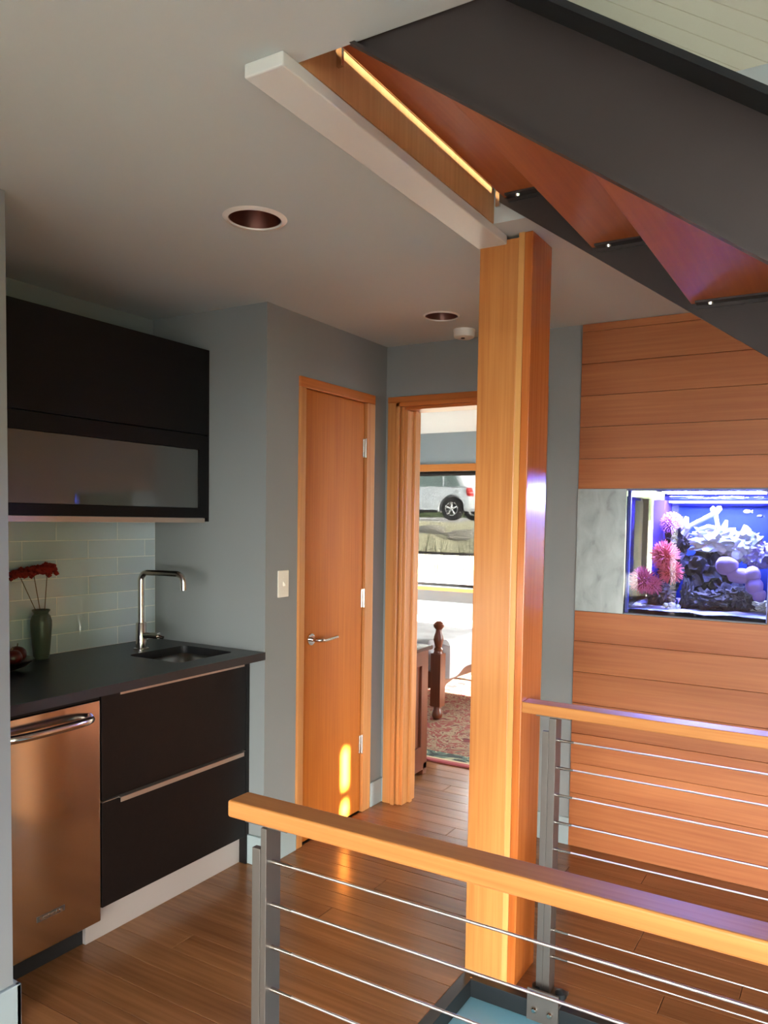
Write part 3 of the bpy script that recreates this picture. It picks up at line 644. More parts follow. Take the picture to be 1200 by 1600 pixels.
# ---------------------------------------------------------------- glass floor panel
t = thing('glass_floor_panel', (0.9, 1.72, -0.03), 'frosted pale blue glass floor panel in a dark steel frame at the foot of the post', 'glass floor')
ri = 0.038
fm = plate_hole(BM(), [(OX0, OY0), (OX1, OY0), (OX1, OY1), (OX0, OY1)], [(OX0 + ri, OY0 + ri), (OX1 - ri, OY0 + ri), (OX1 - ri, OY1 - ri), (OX0 + ri, OY1 - ri)], -0.075, 0.001)
obj('frame', fm, 'frame_dark', t, bevel=0.001)
obj('pane', Box(OX0 + ri + 0.001, OX1 - ri - 0.001, OY0 + ri + 0.001, OY1 - ri - 0.001, -0.068, -0.055), 'floor_glass', t)
for q in ((-1.02, 2.218), (-1.02, 1.26), (-0.2, 2.218)): obj('screw', lathe(BM(), [(0.0035, 0.0), (0.0035, 0.002), (0, 0.0025)], (q[0], q[1], 0), 10), 'chrome', t)
# storey below
LB = plain('lower_room_paint', srgb(168, 198, 206), 0.7)
struct('floor_lower', Box(-2.2, 3.6, 0.2, 3.2, -2.6, -2.5), LB)
bm = BM(); box(bm, -2.3, -2.2, 0.2, 3.2, -2.6, -0.22); box(bm, 3.6, 3.7, 0.2, 3.2, -2.6, -0.22); box(bm, -2.2, 3.6, 0.1, 0.2, -2.6, -0.22); box(bm, -2.2, 3.6, 3.2, 3.3, -2.6, -0.22)
struct('wall_lower', bm, LB)
ll = bpy.data.lights.new('glass_floor_fill', 'AREA'); ll.energy = 60; ll.size = 0.7; ll.color = (0.92, 0.98, 1.0)  # unseen fill light added to brighten the glass panel from below
LO = bpy.data.objects.new('glass_floor_fill', ll); COL.objects.link(LO); LO.location = (-1.6, 1.7, -0.24)

# ================================================================== FISH TANK
tag(obj('steel_panel', Box(-1.089, -0.874, WY - 0.002, BY - 0.002, 1.0795, 1.6235), 'rawsteel', bevel=0.001), 'mottled raw steel panel beside the fish tank in the plank wall', 'panel')
TX0, TX1, TY0, TY1, TZ0, TZ1 = -0.872, -0.303, WY + 0.004, 3.86, 1.082, 1.622
BLUE = plain('deep_blue_back', srgb(1, 24, 78), 0.6, spec=0.2)
t = thing('aquarium', ((TX0 + TX1) / 2, 3.62, TZ0), 'lit blue reef aquarium set into the plank wall', 'aquarium')
obj('front_glass', Box(TX0 + 0.003, TX1 - 0.002, TY0, TY0 + 0.008, TZ0 + 0.004, TZ1 - 0.004), 'glass', t)
obj('side_glass', Box(TX0, TX0 + 0.003, TY0, TY1, TZ0 + 0.004, TZ1 - 0.03), 'glass', t)
obj('back_panel', Box(TX0 + 0.06, TX1, TY1, TY1 + 0.008, TZ0, TZ1), BLUE, t)
obj('side_panel', Box(TX1 - 0.002, TX1 + 0.0, TY0, TY1, TZ0, TZ1), plain('pale_blue_side', srgb(120, 130, 205), 0.3), t)
obj('base', Box(TX0, TX1, TY0, TY1 + 0.008, TZ0 - 0.0, TZ0 + 0.004), plain('tank_base', srgb(60, 60, 80), 0.6), t)
obj('top_rim', Box(TX0, TX1, TY0 - 0.002, TY0 + 0.012, TZ1 - 0.006, TZ1), plain('rim_plastic', srgb(90, 90, 140), 0.4), t)
obj('brace', Box(TX0 + 0.10, TX1 - 0.002, TY1 - 0.09, TY1 - 0.06, 1.573, 1.583), plain('brace_acrylic', srgb(150, 160, 220), 0.2), t)
obj('overflow_box', Box(TX0 + 0.045, TX0 + 0.095, TY1 - 0.16, TY1 - 0.002, TZ0 + 0.004, 1.585), plain('overflow_acrylic', srgb(70, 50, 170), 0.35), t)
obj('corner_bead', Box(TX0 + 0.003, TX0 + 0.016, TY0 + 0.008, TY0 + 0.020, TZ0 + 0.004, TZ1 - 0.006), plain('blue_silicone', srgb(60, 70, 160), 0.4), t)
# rippled water surface
bm = BM(); nx, ny = 40, 28; gv = []
for i in range(nx + 1):
    for j in range(ny + 1):
        x = TX0 + 0.004 + (TX1 - TX0 - 0.008) * i / nx; y = TY0 + 0.010 + (TY1 - TY0 - 0.012) * j / ny
        gv.append(bm.verts.new((x, y, 1.590 + 0.006 * noise.noise(Vector((x * 14, y * 20, 2.0))))))
for i in range(nx):
    for j in range(ny): bm.faces.new((gv[i * (ny + 1) + j], gv[(i + 1) * (ny + 1) + j], gv[(i + 1) * (ny + 1) + j + 1], gv[i * (ny + 1) + j + 1]))
obj('water_surface', bm, thin_glass('water_surface', (0.95, 0.97, 1, 1), 0.45, 0.02, False), t, smooth=True)
# lamp above the water
lt = obj('lamp_bar', Box(TX0 + 0.10, TX1 - 0.03, 3.50, 3.74, 1.616, 1.640), 'black', t)
for k in range(3):
    y = 3.54 + 0.08 * k
    obj('led_strip', Box(TX0 + 0.12, TX1 - 0.05, y - 0.016, y + 0.016, 1.612, 1.6155), emit('led_%d' % k, [(0.14, 0.22, 1.0, 1), (0.5, 0.6, 1.0, 1), (0.2, 0.16, 1.0, 1)][k], 250), lt)
# canopy around the tank and bay, bedroom side
bm = BM(); box(bm, HX0 + 0.0, HX1 + 0.02, 3.88, 3.90, 1.0, HZ0 - 0.005); box(bm, TX0 + 0.06, HX1 + 0.02, 3.88, 3.90, HZ0 - 0.005, 1.9); box(bm, HX0 - 0.02, HX1 + 0.02, BY + 0.12, 3.90, 1.66, 1.68); box(bm, HX1, HX1 + 0.02, BY + 0.12, 3.90, 1.0, 1.9); box(bm, HX0, HX1 + 0.02, BY + 0.12, 3.90, 0.98, 1.0)
tag(obj('tank_cabinet', bm, 'white'), 'white cabinet boxing in the fish tank on the bedroom side', 'cabinet')
# sand bed
bm = BM(); nx, ny = 46, 36; gv = []
for i in range(nx + 1):
    for j in range(ny + 1):
        x = TX0 + 0.004 + (TX1 - TX0 - 0.008) * i / nx; y = TY0 + 0.009 + (TY1 - TY0 - 0.012) * j / ny
        gv.append(bm.verts.new((x, y, 1.102 + 0.04 * (y - TY0) + 0.008 * noise.noise(Vector((x * 12, y * 12, 0))) + 0.003 * noise.noise(Vector((x * 60, y * 60, 3))))))
for i in range(nx):
    for j in range(ny): bm.faces.new((gv[i * (ny + 1) + j], gv[(i + 1) * (ny + 1) + j], gv[(i + 1) * (ny + 1) + j + 1], gv[i * (ny + 1) + j + 1]))
o = obj('sand', bm, plain('coral_sand', srgb(150, 146, 160), 0.9, bump=0.6, bscale=400), smooth=True); tag(o, 'pale sand bed on the aquarium floor', 'sand'); o['kind'] = 'stuff'
# live rock
ROCK = plain('live_rock', srgb(44, 36, 40), 0.9, bump=1.0, bscale=90, var=0.6); PALE = plain('pale_rock', srgb(150, 150, 146), 0.85, bump=0.6, bscale=80, var=0.25)
rocks = [(-0.76, 3.62, 1.16, 0.060, (1, 1, 1.05), ROCK, 'dark reef rock at the left under the pink anemones'), (-0.72, 3.66, 1.285, 0.062, (1, 1, 1.15), ROCK, 'dark reef rock column in the middle of the left pile'),
         (-0.71, 3.69, 1.40, 0.052, (1.0, 1, 1.2), ROCK, 'dark upper rock under the purple tuft'), (-0.64, 3.56, 1.155, 0.040, (0.6, 0.8, 1.8), ROCK, 'slim upright dark rock beside the small white pebbles'),
         (-0.57, 3.68, 1.26, 0.085, (1.1, 1, 1.25), ROCK, 'large dark rock below the white coral ridge'), (-0.56, 3.56, 1.150, 0.055, (1.4, 1, 0.7), ROCK, 'low lavender rock on the sand in the middle'),
         (-0.46, 3.60, 1.165, 0.060, (1.1, 1, 0.9), ROCK, 'low dark rock beneath the leather coral'), (-0.40, 3.56, 1.145, 0.040, (0.9, 0.8, 1.2), ROCK, 'small upright brown rock near the right end'),
         (-0.54, 3.66, 1.405, 0.075, (1.3, 0.9, 0.72), PALE, 'white rock ridge crowned by branching coral'), (-0.44, 3.68, 1.385, 0.070, (1.1, 0.9, 0.9), PALE, 'white rounded rock sloping down to the right'),
         (-0.37, 3.68, 1.345, 0.055, (1.0, 0.9, 1.0), plain('lavender_rock', srgb(120, 110, 146), 0.9, bump=0.8, bscale=70, var=0.3), 'lavender rounded rock at the right edge of the ridge'), (-0.345, 3.56, 1.135, 0.034, (1.2, 0.9, 0.7), PALE, 'small white rock on the sand at the right')]
for i, (x, y, z, r, sc, mt, lb) in enumerate(rocks):
    tag(obj('reef_rock', blob(BM(), (x, y, z), r, sc, 4, 0.55, 2.4, i + 2, True), mt, smooth=True), lb, 'rock', 'rocks in the aquarium')
for i, (x, y, r, lb) in enumerate(((-0.715, 3.50, 0.013, 'leftmost small white pebble on the aquarium sand'), (-0.690, 3.50, 0.015, 'middle and largest small white pebble on the aquarium sand'), (-0.667, 3.505, 0.011, 'rightmost small white pebble on the aquarium sand'))):
    tag(obj('pebble', blob(BM(), (x, y, 1.106 + r), r, (1, 1, 0.9), 2, 0.25, 2, i + 31), PALE, smooth=True), lb, 'pebble', 'white pebbles in the aquarium')
# pink star polyps / anemones: base with many tentacles
def anemone(c, r, n, col, tip, lb, name='anemone', L=0.028):
    c = Vector(c); t = thing(name, c - Vector((0, 0, r)), lb, 'coral')
    obj('body', blob(BM(), c, r * 0.82, (1, 0.8, 1), 3, 0.3, 3, n), plain(name + '_body', col, 0.8, var=0.3), t, smooth=True)
    bm = BM()
    for k in range(n):
        ph = math.acos(1 - 2 * (k + 0.5) / n); th = k * 2.39996
        d = Vector((math.sin(ph) * math.cos(th), math.sin(ph) * math.sin(th) * 0.8, math.cos(ph)))
        if d.y > 0.5: continue
        j = Vector((random.uniform(-.3, .3), random.uniform(-.3, .3), random.uniform(-.2, .4)))
        a = c + d * r * 0.75; e = a + (d + j).normalized() * L * random.uniform(0.7, 1.2)
        tube(bm, [a, (a + e) / 2 + Vector((0, 0, 0.002)), e], [0.0022, 0.0018, 0.001], 5)
    o = obj('tentacles', bm, plain(name + '_tip', tip, 0.6), t); o['kind'] = 'stuff'
PK, PKT = srgb(120, 50, 70), srgb(176, 84, 110)
anemone((-0.815, 3.49, 1.225), 0.046, 260, PK, PKT, 'pink anemone low at the left glass of the aquarium')
anemone((-0.735, 3.54, 1.335), 0.052, 300, srgb(140, 50, 50), srgb(186, 78, 86), 'large red-pink anemone in the middle of the left rocks')
anemone((-0.705, 3.53, 1.265), 0.038, 200, srgb(134, 46, 46), srgb(180, 74, 80), 'smaller red-pink anemone just below the large one')
anemone((-0.775, 3.50, 1.205), 0.028, 130, PK, PKT, 'smallest pink anemone tucked beside the low left one')
anemone((-0.735, 3.66, 1.478), 0.050, 240, srgb(110, 50, 106), srgb(160, 90, 150), 'purple tufted coral on top of the left rock column', 'tufted_coral', 0.016)
# branching white coral
t = thing('branching_coral', (-0.575, 3.64, 1.44), 'white branching coral with knobby arms above the ridge', 'coral')
def limb(pts, r): obj('branch', tube(BM(), pts, r, 10), PALE, t, smooth=True)
limb([(-0.68, 3.63, 1.43), (-0.645, 3.63, 1.47), (-0.60, 3.63, 1.495), (-0.565, 3.63, 1.515), (-0.545, 3.63, 1.525)], [0.012, 0.010, 0.010, 0.011, 0.013])
limb([(-0.548, 3.63, 1.515), (-0.556, 3.63, 1.545), (-0.55, 3.63, 1.552)], [0.010, 0.013, 0.009]); limb([(-0.545, 3.63, 1.52), (-0.530, 3.63, 1.545), (-0.532, 3.63, 1.556)], [0.010, 0.013, 0.009])
limb([(-0.545, 3.63, 1.52), (-0.535, 3.63, 1.475), (-0.525, 3.64, 1.43)], [0.010, 0.009, 0.014]); limb([(-0.515, 3.64, 1.43), (-0.505, 3.63, 1.47), (-0.498, 3.63, 1.495)], [0.018, 0.013, 0.006])
limb([(-0.66, 3.62, 1.455), (-0.668, 3.62, 1.49), (-0.662, 3.62, 1.508)], [0.012, 0.014, 0.008]); limb([(-0.61, 3.62, 1.45), (-0.57, 3.62, 1.465), (-0.545, 3.63, 1.46)], [0.010, 0.012, 0.010])
# lilac leather coral, lobes
t = thing('leather_coral', (-0.42, 3.53, 1.16), 'smooth lilac leather coral with rounded lobes at the right', 'coral')
LIL = plain('lilac_coral', srgb(112, 88, 128), 0.75, bump=0.4, bscale=160)
for k, (x, y, z, r, sc) in enumerate(((-0.475, 3.52, 1.302, 0.042, (1.1, 0.7, 0.95)), (-0.425, 3.52, 1.262, 0.042, (1.2, 0.7, 0.8)), (-0.378, 3.52, 1.268, 0.036, (1, 0.8, 1)), (-0.365, 3.51, 1.222, 0.036, (1, 0.8, 1)), (-0.345, 3.51, 1.185, 0.028, (1, 0.8, 1)))):
    obj('lobe', blob(BM(), (x, y, z), r, sc, 3, 0.12, 1.6, 50 + k), LIL, t, smooth=True)
for i, (x, y, z, l, lb) in enumerate(((-0.425, 3.70, 1.535, 0.030, 'small pale fish high up left of the other fish'), (-0.375, 3.72, 1.515, 0.026, 'small dark fish high up at the right of the aquarium'))):
    t = thing('fish', (x, y, z), lb, 'fish', 'fish in the aquarium')
    fm_ = plain('fish_scales_%d' % i, srgb(170, 160, 190) if i == 0 else srgb(40, 44, 70), 0.4)
    obj('body', blob(BM(), (x, y, z), l * 0.5, (1, 0.35, 0.55), 3, 0.03, 1, i), fm_, t, smooth=True)
    obj('tail', prism(BM(), [(x + l * 0.45, z), (x + l * 0.75, z + l * 0.25), (x + l * 0.68, z), (x + l * 0.75, z - l * 0.25)], 'y', y - 0.001, y + 0.001), fm_, t)

# ================================================================== BEDROOM
def bwindow(name, w, shade):
    x0, x1, z0, z1 = w; t = sroot(name); yy = BEDY
    obj('head_trim', Box(x0 - 0.07, x1 + 0.07, yy - 0.018, yy + 0.0, z1, z1 + 0.07), 'fir_x', t)
    obj('sill', Box(x0 - 0.08, x1 + 0.08, yy - 0.05, yy + 0.02, z0 - 0.035, z0), 'fir_x', t)
    for a in (x0 - 0.07, x1): obj('side_trim', Box(a, a + 0.07, yy - 0.018, yy, z0, z1), 'fir_z', t)
    fm = plate_hole(BM(), [(x0, z0), (x1, z0), (x1, z1), (x0, z1)], [(x0 + 0.035, z0 + 0.03), (x1 - 0.035, z0 + 0.03), (x1 - 0.035, z1 - 0.04), (x0 + 0.035, z1 - 0.04)], -0.02, 0.02)
    bmesh.ops.transform(fm, matrix=Matrix(((1, 0, 0, 0), (0, 0, 1, yy + 0.08), (0, 1, 0, 0), (0, 0, 0, 1))), verts=fm.verts[:]); bmesh.ops.recalc_face_normals(fm, faces=fm.faces[:])
    obj('sash', fm, 'frame_dark' if shade else 'white', t)
    obj('pane', Box(x0 + 0.035, x1 - 0.035, yy + 0.078, yy + 0.083, z0 + 0.03, z1 - 0.04), 'glass', t)
bwindow('window_2', W1, True); bwindow('window_3', W2, False)
t = thing('roller_shade', (-3.27, BEDY + 0.03, 1.13), 'half-lowered grey mesh roller shade in the bedroom window', 'shade')
obj('mesh_fabric', Box(W1[0] + 0.012, W1[1] - 0.012, BEDY + 0.030, BEDY + 0.0308, 1.150, 1.93), 'shade', t)
obj('hem_bar', Box(W1[0] + 0.010, W1[1] - 0.010, BEDY + 0.022, BEDY + 0.038, 1.122, 1.150), 'rubber', t)
obj('roller', tube(BM(), [(W1[0] + 0.010, BEDY + 0.03, 1.942), (W1[1] - 0.010, BEDY + 0.03, 1.942)], 0.018, 14), 'rubber', t, smooth=True)

# bed
BXR, BYF = -2.62, 5.0
bx0, by1 = -4.72, 6.36
CHERRY = wood('cherry_wood', srgb(84, 40, 22), srgb(116, 60, 34), 'z', 0.3, coarse=12, vary=0.05)
CHERRY_X = wood('cherry_along', srgb(84, 40, 22), srgb(116, 60, 34), 'y', 0.3, coarse=12, vary=0.05)
LINEN = plain('white_linen', srgb(196, 197, 199), 0.9, bump=0.15, bscale=500)
t = thing('bed', ((bx0 + BXR) / 2, (BYF + by1) / 2, 0), 'wooden bed with turned corner posts seen through the doorway', 'bed')
def bpost(x, y, h=0.738):
    s = h / 0.738; b = BM(); q = 0.040; z00 = 0.0125
    pr = [(0.0, z00), (0.020, z00 + 0.002), (0.036, 0.028), (0.040, 0.045), (0.036, 0.075), (0.030, 0.085), (0.030, 0.11)]
    lathe(b, pr, (x, y, 0), 20); box(b, x - q, x + q, y - q, y + q, 0.11, 0.50 * s)
    z0 = 0.50 * s
    pr = [(0.036, z0), (0.030, z0 + 0.02), (0.034, z0 + 0.03), (0.024, z0 + 0.045), (0.030, z0 + 0.07), (0.038, z0 + 0.10), (0.034, z0 + 0.125), (0.024, z0 + 0.155), (0.022, z0 + 0.175), (0.038, z0 + 0.195), (0.040, z0 + 0.212), (0.030, z0 + 0.226), (0.014, z0 + 0.238), (0.0, z0 + 0.238)]
    lathe(b, pr, (x, y, 0), 20); return obj('post', b, CHERRY, t, smooth=True)
bpost(BXR, BYF); bpost(BXR, by1); bpost(bx0, BYF, 1.1); bpost(bx0, by1, 1.1)
ym = (BYF + by1) / 2; rl = []
for k in range(13):
    u = k / 12; yy = BYF + (by1 - BYF) * u; e = min(u, 1 - u) * (by1 - BYF); rl.append((yy, 0.20 + 0.075 * min(1, e / 0.22) ** 0.5))
obj('foot_rail', prism(BM(), rl + [(by1, 0.36), (BYF, 0.36)], 'x', BXR - 0.015, BXR + 0.015), CHERRY_X, t)
for yy in (BYF, by1): obj('side_rail', Box(bx0, BXR, yy - 0.015, yy + 0.015, 0.24, 0.36), CHERRY, t)
obj('headboard', Box(bx0 - 0.015, bx0 + 0.015, BYF, by1, 0.24, 1.0), CHERRY, t)
obj('mattress', Box(bx0 + 0.03, BXR - 0.05, BYF + 0.06, by1 - 0.03, 0.33, 0.52), LINEN, t, bevel=0.05, seg=4)
# draped comforter
bm = BM(); nx, ny = 80, 70; gv = []
X0c, X1c, Y0c, Y1c = bx0 + 0.3, BXR + 0.30, BYF - 0.36, by1 + 0.3
RC = 0.05
def fold(o, flat, r=RC):
    """arc length o past an edge -> (out, down)"""
    if o <= 0: return 0.0, 0.0
    q = r * PI / 2
    if o < q: a = o / r; return r * math.sin(a), r * (1 - math.cos(a))
    return r, r + (o - q)
for i in range(nx + 1):
    for j in range(ny + 1):
        u = X0c + (X1c - X0c) * i / nx; w = Y0c + (Y1c - Y0c) * j / ny
        ex, ey0, ey1 = BXR - 0.005, BYF + 0.035, by1 - 0.035
        nn = noise.noise(Vector((u * 4, w * 4, 0))) + 0.4 * noise.noise(Vector((u * 11, w * 11, 4)))
        x, y, z = min(u, ex), max(ey0, min(ey1, w)), 0.585 + 0.016 * nn
        ax, dx = fold(u - ex, 0); ay, dy = fold(max(ey0 - w, w - ey1), 0)
        sg = -1 if w < ey0 else 1
        x += ax + (0.012 * math.sin(w * 16) if dx > RC else 0); y += sg * ay + (0.012 * math.sin(u * 16) * sg if dy > RC else 0)
        z -= max(dx, dy)
        hem = 0.315 + 0.035 * math.sin(w * 6.0) if dx > dy else 0.06
        if math.hypot(x - BXR, y - BYF) < 0.085 and z < 0.74:
            x, y = BXR - 0.06, BYF + 0.06
        gv.append(bm.verts.new((x, y, max(z, hem))))
for i in range(nx):
    for j in range(ny): bm.faces.new((gv[i * (ny + 1) + j], gv[(i + 1) * (ny + 1) + j], gv[(i + 1) * (ny + 1) + j + 1], gv[i * (ny + 1) + j + 1]))
o = obj('comforter', bm, LINEN, smooth=True); tag(o, 'white comforter draped over the bed', 'bedding')
# rug
def rug_mat():
    m, n, p = newmat('persian_rug'); p.inputs['Roughness'].default_value = 0.95
    tc = nd(n, 'ShaderNodeTexCoord'); mp = nd(n, 'ShaderNodeMapping'); mp.inputs['Scale'].default_value = (6, 6, 6); n.links.new(tc.outputs['Object'], mp.inputs[0])
    no = nd(n, 'ShaderNodeTexNoise'); no.inputs['Scale'].default_value = 1; no.inputs['Distortion'].default_value = 2.5; no.inputs['Detail'].default_value = 3; n.links.new(mp.outputs[0], no.inputs['Vector'])
    vo = nd(n, 'ShaderNodeTexVoronoi', feature='DISTANCE_TO_EDGE'); vo.inputs['Scale'].default_value = 1.1; mv = nd(n, 'ShaderNodeVectorMath', operation='ADD'); n.links.new(mp.outputs[0], mv.inputs[0]); n.links.new(no.outputs['Color'], mv.inputs[1]); n.links.new(mv.outputs[0], vo.inputs['Vector'])
    cr = nd(n, 'ShaderNodeValToRGB'); cr.color_ramp.interpolation = 'CONSTANT'; E_ = cr.color_ramp.elements; E_[0].position = 0; E_[0].color = srgb(120, 34, 34); E_[1].position = 0.62; E_[1].color = srgb(140, 112, 84)
    a = E_.new(0.50); a.color = srgb(132, 56, 50); b = E_.new(0.42); b.color = srgb(150, 126, 100); c = E_.new(0.36); c.color = srgb(96, 24, 28); d = E_.new(0.70); d.color = srgb(60, 78, 70)
    n.links.new(no.outputs['Fac'], cr.inputs[0])
    e2 = nd(n, 'ShaderNodeMix', data_type='RGBA'); lt_ = nd(n, 'ShaderNodeMath', operation='LESS_THAN'); lt_.inputs[1].default_value = 0.05; n.links.new(vo.outputs['Distance'], lt_.inputs[0]); n.links.new(lt_.outputs[0], e2.inputs[0]); n.links.new(cr.outputs[0], e2.inputs[6]); e2.inputs[7].default_value = srgb(146, 122, 96)
    # borders across the short edge (object y measured from the rug centre)
    sx = nd(n, 'ShaderNodeSeparateXYZ'); n.links.new(tc.outputs['Object'], sx.inputs[0]); ab = nd(n, 'ShaderNodeMath', operation='ABSOLUTE'); n.links.new(sx.outputs[1], ab.inputs[0])
    br = nd(n, 'ShaderNodeValToRGB'); br.color_ramp.interpolation = 'CONSTANT'; Q_ = br.color_ramp.elements
    mr = nd(n, 'ShaderNodeMapRange'); mr.inputs[1].default_value = 0.75; mr.inputs[2].default_value = 1.25; n.links.new(ab.outputs[0], mr.inputs[0])
    Q_[0].position = 0; Q_[0].color = (0, 0, 0, 1); Q_[1].position = 0.93; Q_[1].color = (1, 0, 0, 1); q = Q_.new(0.66); q.color = (0, 1, 0, 1); q = Q_.new(0.885); q.color = (0, 0, 1, 1)
    n.links.new(mr.outputs[0], br.inputs[0]); sp = nd(n, 'ShaderNodeSeparateColor'); n.links.new(br.outputs[0], sp.inputs[0])
    gb = nd(n, 'ShaderNodeValToRGB'); gb.color_ramp.interpolation = 'CONSTANT'; G_ = gb.color_ramp.elements; G_[0].color = srgb(40, 50, 50); G_[1].position = 0.56; G_[1].color = srgb(160, 160, 130); g2 = G_.new(0.45); g2.color = srgb(84, 104, 92); n.links.new(no.outputs['Fac'], gb.inputs[0])
    prev = e2.outputs[2]
    for ch, colr in ((1, None), (2, srgb(206, 186, 150)), (0, srgb(176, 88, 92))):
        k = nd(n, 'ShaderNodeMix', data_type='RGBA'); n.links.new(sp.outputs[ch], k.inputs[0]); n.links.new(prev, k.inputs[6])
        if colr is None: n.links.new(gb.outputs[0], k.inputs[7])
        else: k.inputs[7].default_value = colr
        prev = k.outputs[2]
    n.links.new(prev, p.inputs['Base Color']); return m
tag(obj('rug', Box(-3.3, -0.6, 4.13, 6.63, 0.0005, 0.012), rug_mat(), bevel=0.003), 'red patterned oriental rug on the bedroom floor', 'rug')
# dresser just inside the door
t = thing('dresser', (-2.42, 3.72, 0), 'dark cherry dresser just inside the bedroom doorway', 'dresser')
dx0, dx1, dy0, dy1 = -2.75, -2.120, 3.535, 3.925
bm = BM(); box(bm, dx0, dx1 - 0.014, dy0, dy1, 0.07, 0.725); obj('carcass', bm, CHERRY, t)
fr = plate_hole(BM(), [(dy0, 0.03), (dy1, 0.03), (dy1, 0.725), (dy0, 0.725)], [(dy0 + 0.07, 0.17), (dy1 - 0.075, 0.17), (dy1 - 0.075, 0.64), (dy0 + 0.07, 0.64)], dx1 - 0.014, dx1)
bmesh.ops.transform(fr, matrix=Matrix(((0, 0, 1, 0), (1, 0, 0, 0), (0, 1, 0, 0), (0, 0, 0, 1))), verts=fr.verts[:]); bmesh.ops.recalc_face_normals(fr, faces=fr.faces[:]); obj('side_frame', fr, CHERRY, t, bevel=0.003)
obj('top', Box(dx0 - 0.01, dx1 + 0.018, dy0 - 0.01, dy1 + 0.022, 0.726, 0.750), wood('dark_top', srgb(60, 28, 20), srgb(84, 42, 28), 'y', 0.25), t, bevel=0.006, seg=3)
for x in (dx0 + 0.03, dx1 - 0.045):
    for y in (dy0 + 0.0, dy1 - 0.045): obj('foot', Box(x, x + 0.045, y, y + 0.045, 0, 0.072), CHERRY, t, bevel=0.004)
for k in range(3):
    d = obj('drawer', Box(dx0 + 0.03, dx1 - 0.05, dy1, dy1 + 0.012, 0.10 + 0.205 * k, 0.29 + 0.205 * k), CHERRY, t, bevel=0.002)
    for x in (dx0 + 0.16, dx1 - 0.18): obj('knob', lathe(BM(), [(0.0, 0.0), (0.006, 0.0), (0.006, 0.012), (0.014, 0.018), (0.012, 0.028), (0.0, 0.03)], (x, dy1 + 0.012, 0.195 + 0.205 * k), 14, 'y'), 'chrome', d, smooth=True)

# ================================================================== OUTSIDE THE BEDROOM WINDOW
struct('ground', Box(-70, 50, -60, 60, -3.2, -3.0), plain('ground', srgb(92, 96, 98), 0.95))
bm = BM(); v = [bm.verts.new(c) for c in ((-40, 16.6, 1.43), (14, 16.6, 1.43), (14, 34, 1.60), (-40, 34, 1.60))]; bm.faces.new(v)
r_ = bmesh.ops.extrude_face_region(bm, geom=bm.faces[:]); bmesh.ops.translate(bm, vec=(0, 0, -0.3), verts=[e for e in r_['geom'] if isinstance(e, bmesh.types.BMVert)]); bmesh.ops.recalc_face_normals(bm, faces=bm.faces[:])
struct('street', bm, plain('asphalt', srgb(150, 150, 150), 0.9, bump=0.3, bscale=60, var=0.1))
bm = BM(); nx, ny = 90, 50; gv = []
for i in range(nx + 1):
    for j in range(ny + 1):
        x = -30 + 32 * i / nx; w = j / ny; y = 8.0 + 8.7 * w
        z = 0.35 + 1.05 * min(1, (w * 1.9) ** 1.3) + 0.16 * noise.fractal(Vector((x * 0.9, y * 1.3, 1)), 0.8, 2, 4) * (1 if w < 0.75 else 0.25)
        gv.append(bm.verts.new((x, y, z)))
for i in range(nx):
    for j in range(ny): bm.faces.new((gv[i * (ny + 1) + j], gv[(i + 1) * (ny + 1) + j], gv[(i + 1) * (ny + 1) + j + 1], gv[i * (ny + 1) + j + 1]))
o = struct('bank', bm, plain('dry_grass_bank', srgb(150, 146, 120), 0.95, bump=0.8, bscale=12, var=0.35), smooth=True)
struct('hedge_backdrop', Box(-40, 14, 36, 37, 0.5, 6.0), plain('hedge', srgb(92, 104, 72), 0.95, bump=1, bscale=3, var=0.5))
struct('hedge_sunblock', Box(20, 21.5, -15, 0.2, -3, 5.2), bpy.data.materials['hedge'])  # unseen block added to keep low sun out of the side windows
RK = plain('bank_stone', srgb(120, 116, 108), 0.9, bump=0.8, bscale=10, var=0.35)
for i, (x, y, z, r, lb) in enumerate(((-6.5, 12.2, 1.12, 0.42, 'broad grey boulder on the bank in the middle of the window view'), (-5.75, 12.0, 1.12, 0.34, 'grey boulder on the bank at the right of the window view'), (-7.35, 12.4, 1.12, 0.40, 'grey boulder on the bank at the left of the window view'))):
    tag(obj('boulder', blob(BM(), (x, y, z), r, (1.3, 0.9, 0.6), 3, 0.35, 1.8, i + 70), RK, smooth=True), lb, 'boulder', 'boulders on the bank')
GR = plain('long_grass', srgb(96, 96, 74), 0.9)
for i, (x, y, lb) in enumerate(((-5.35, 9.6, 'tuft of long grass at the left of the window view'), (-5.0, 9.5, 'tuft of long grass in the middle of the window view'), (-4.62, 9.6, 'tuft of long grass at the right of the window view'))):
    bm = BM()
    for k in range(9):
        a = random.uniform(-0.5, 0.5); hgt = random.uniform(0.45, 0.85); bx_ = x + random.uniform(-0.06, 0.06)
        tube(bm, [(bx_, y, 0.45), (bx_ + a * 0.15, y + 0.02, 0.55 + hgt * 0.5), (bx_ + a * 0.45, y + 0.05, 0.6 + hgt)], [0.012, 0.009, 0.002], 5)
    o = tag(obj('grass_tuft', bm, GR), lb, 'grass', 'grass tufts outside the window'); o['kind'] = 'stuff'
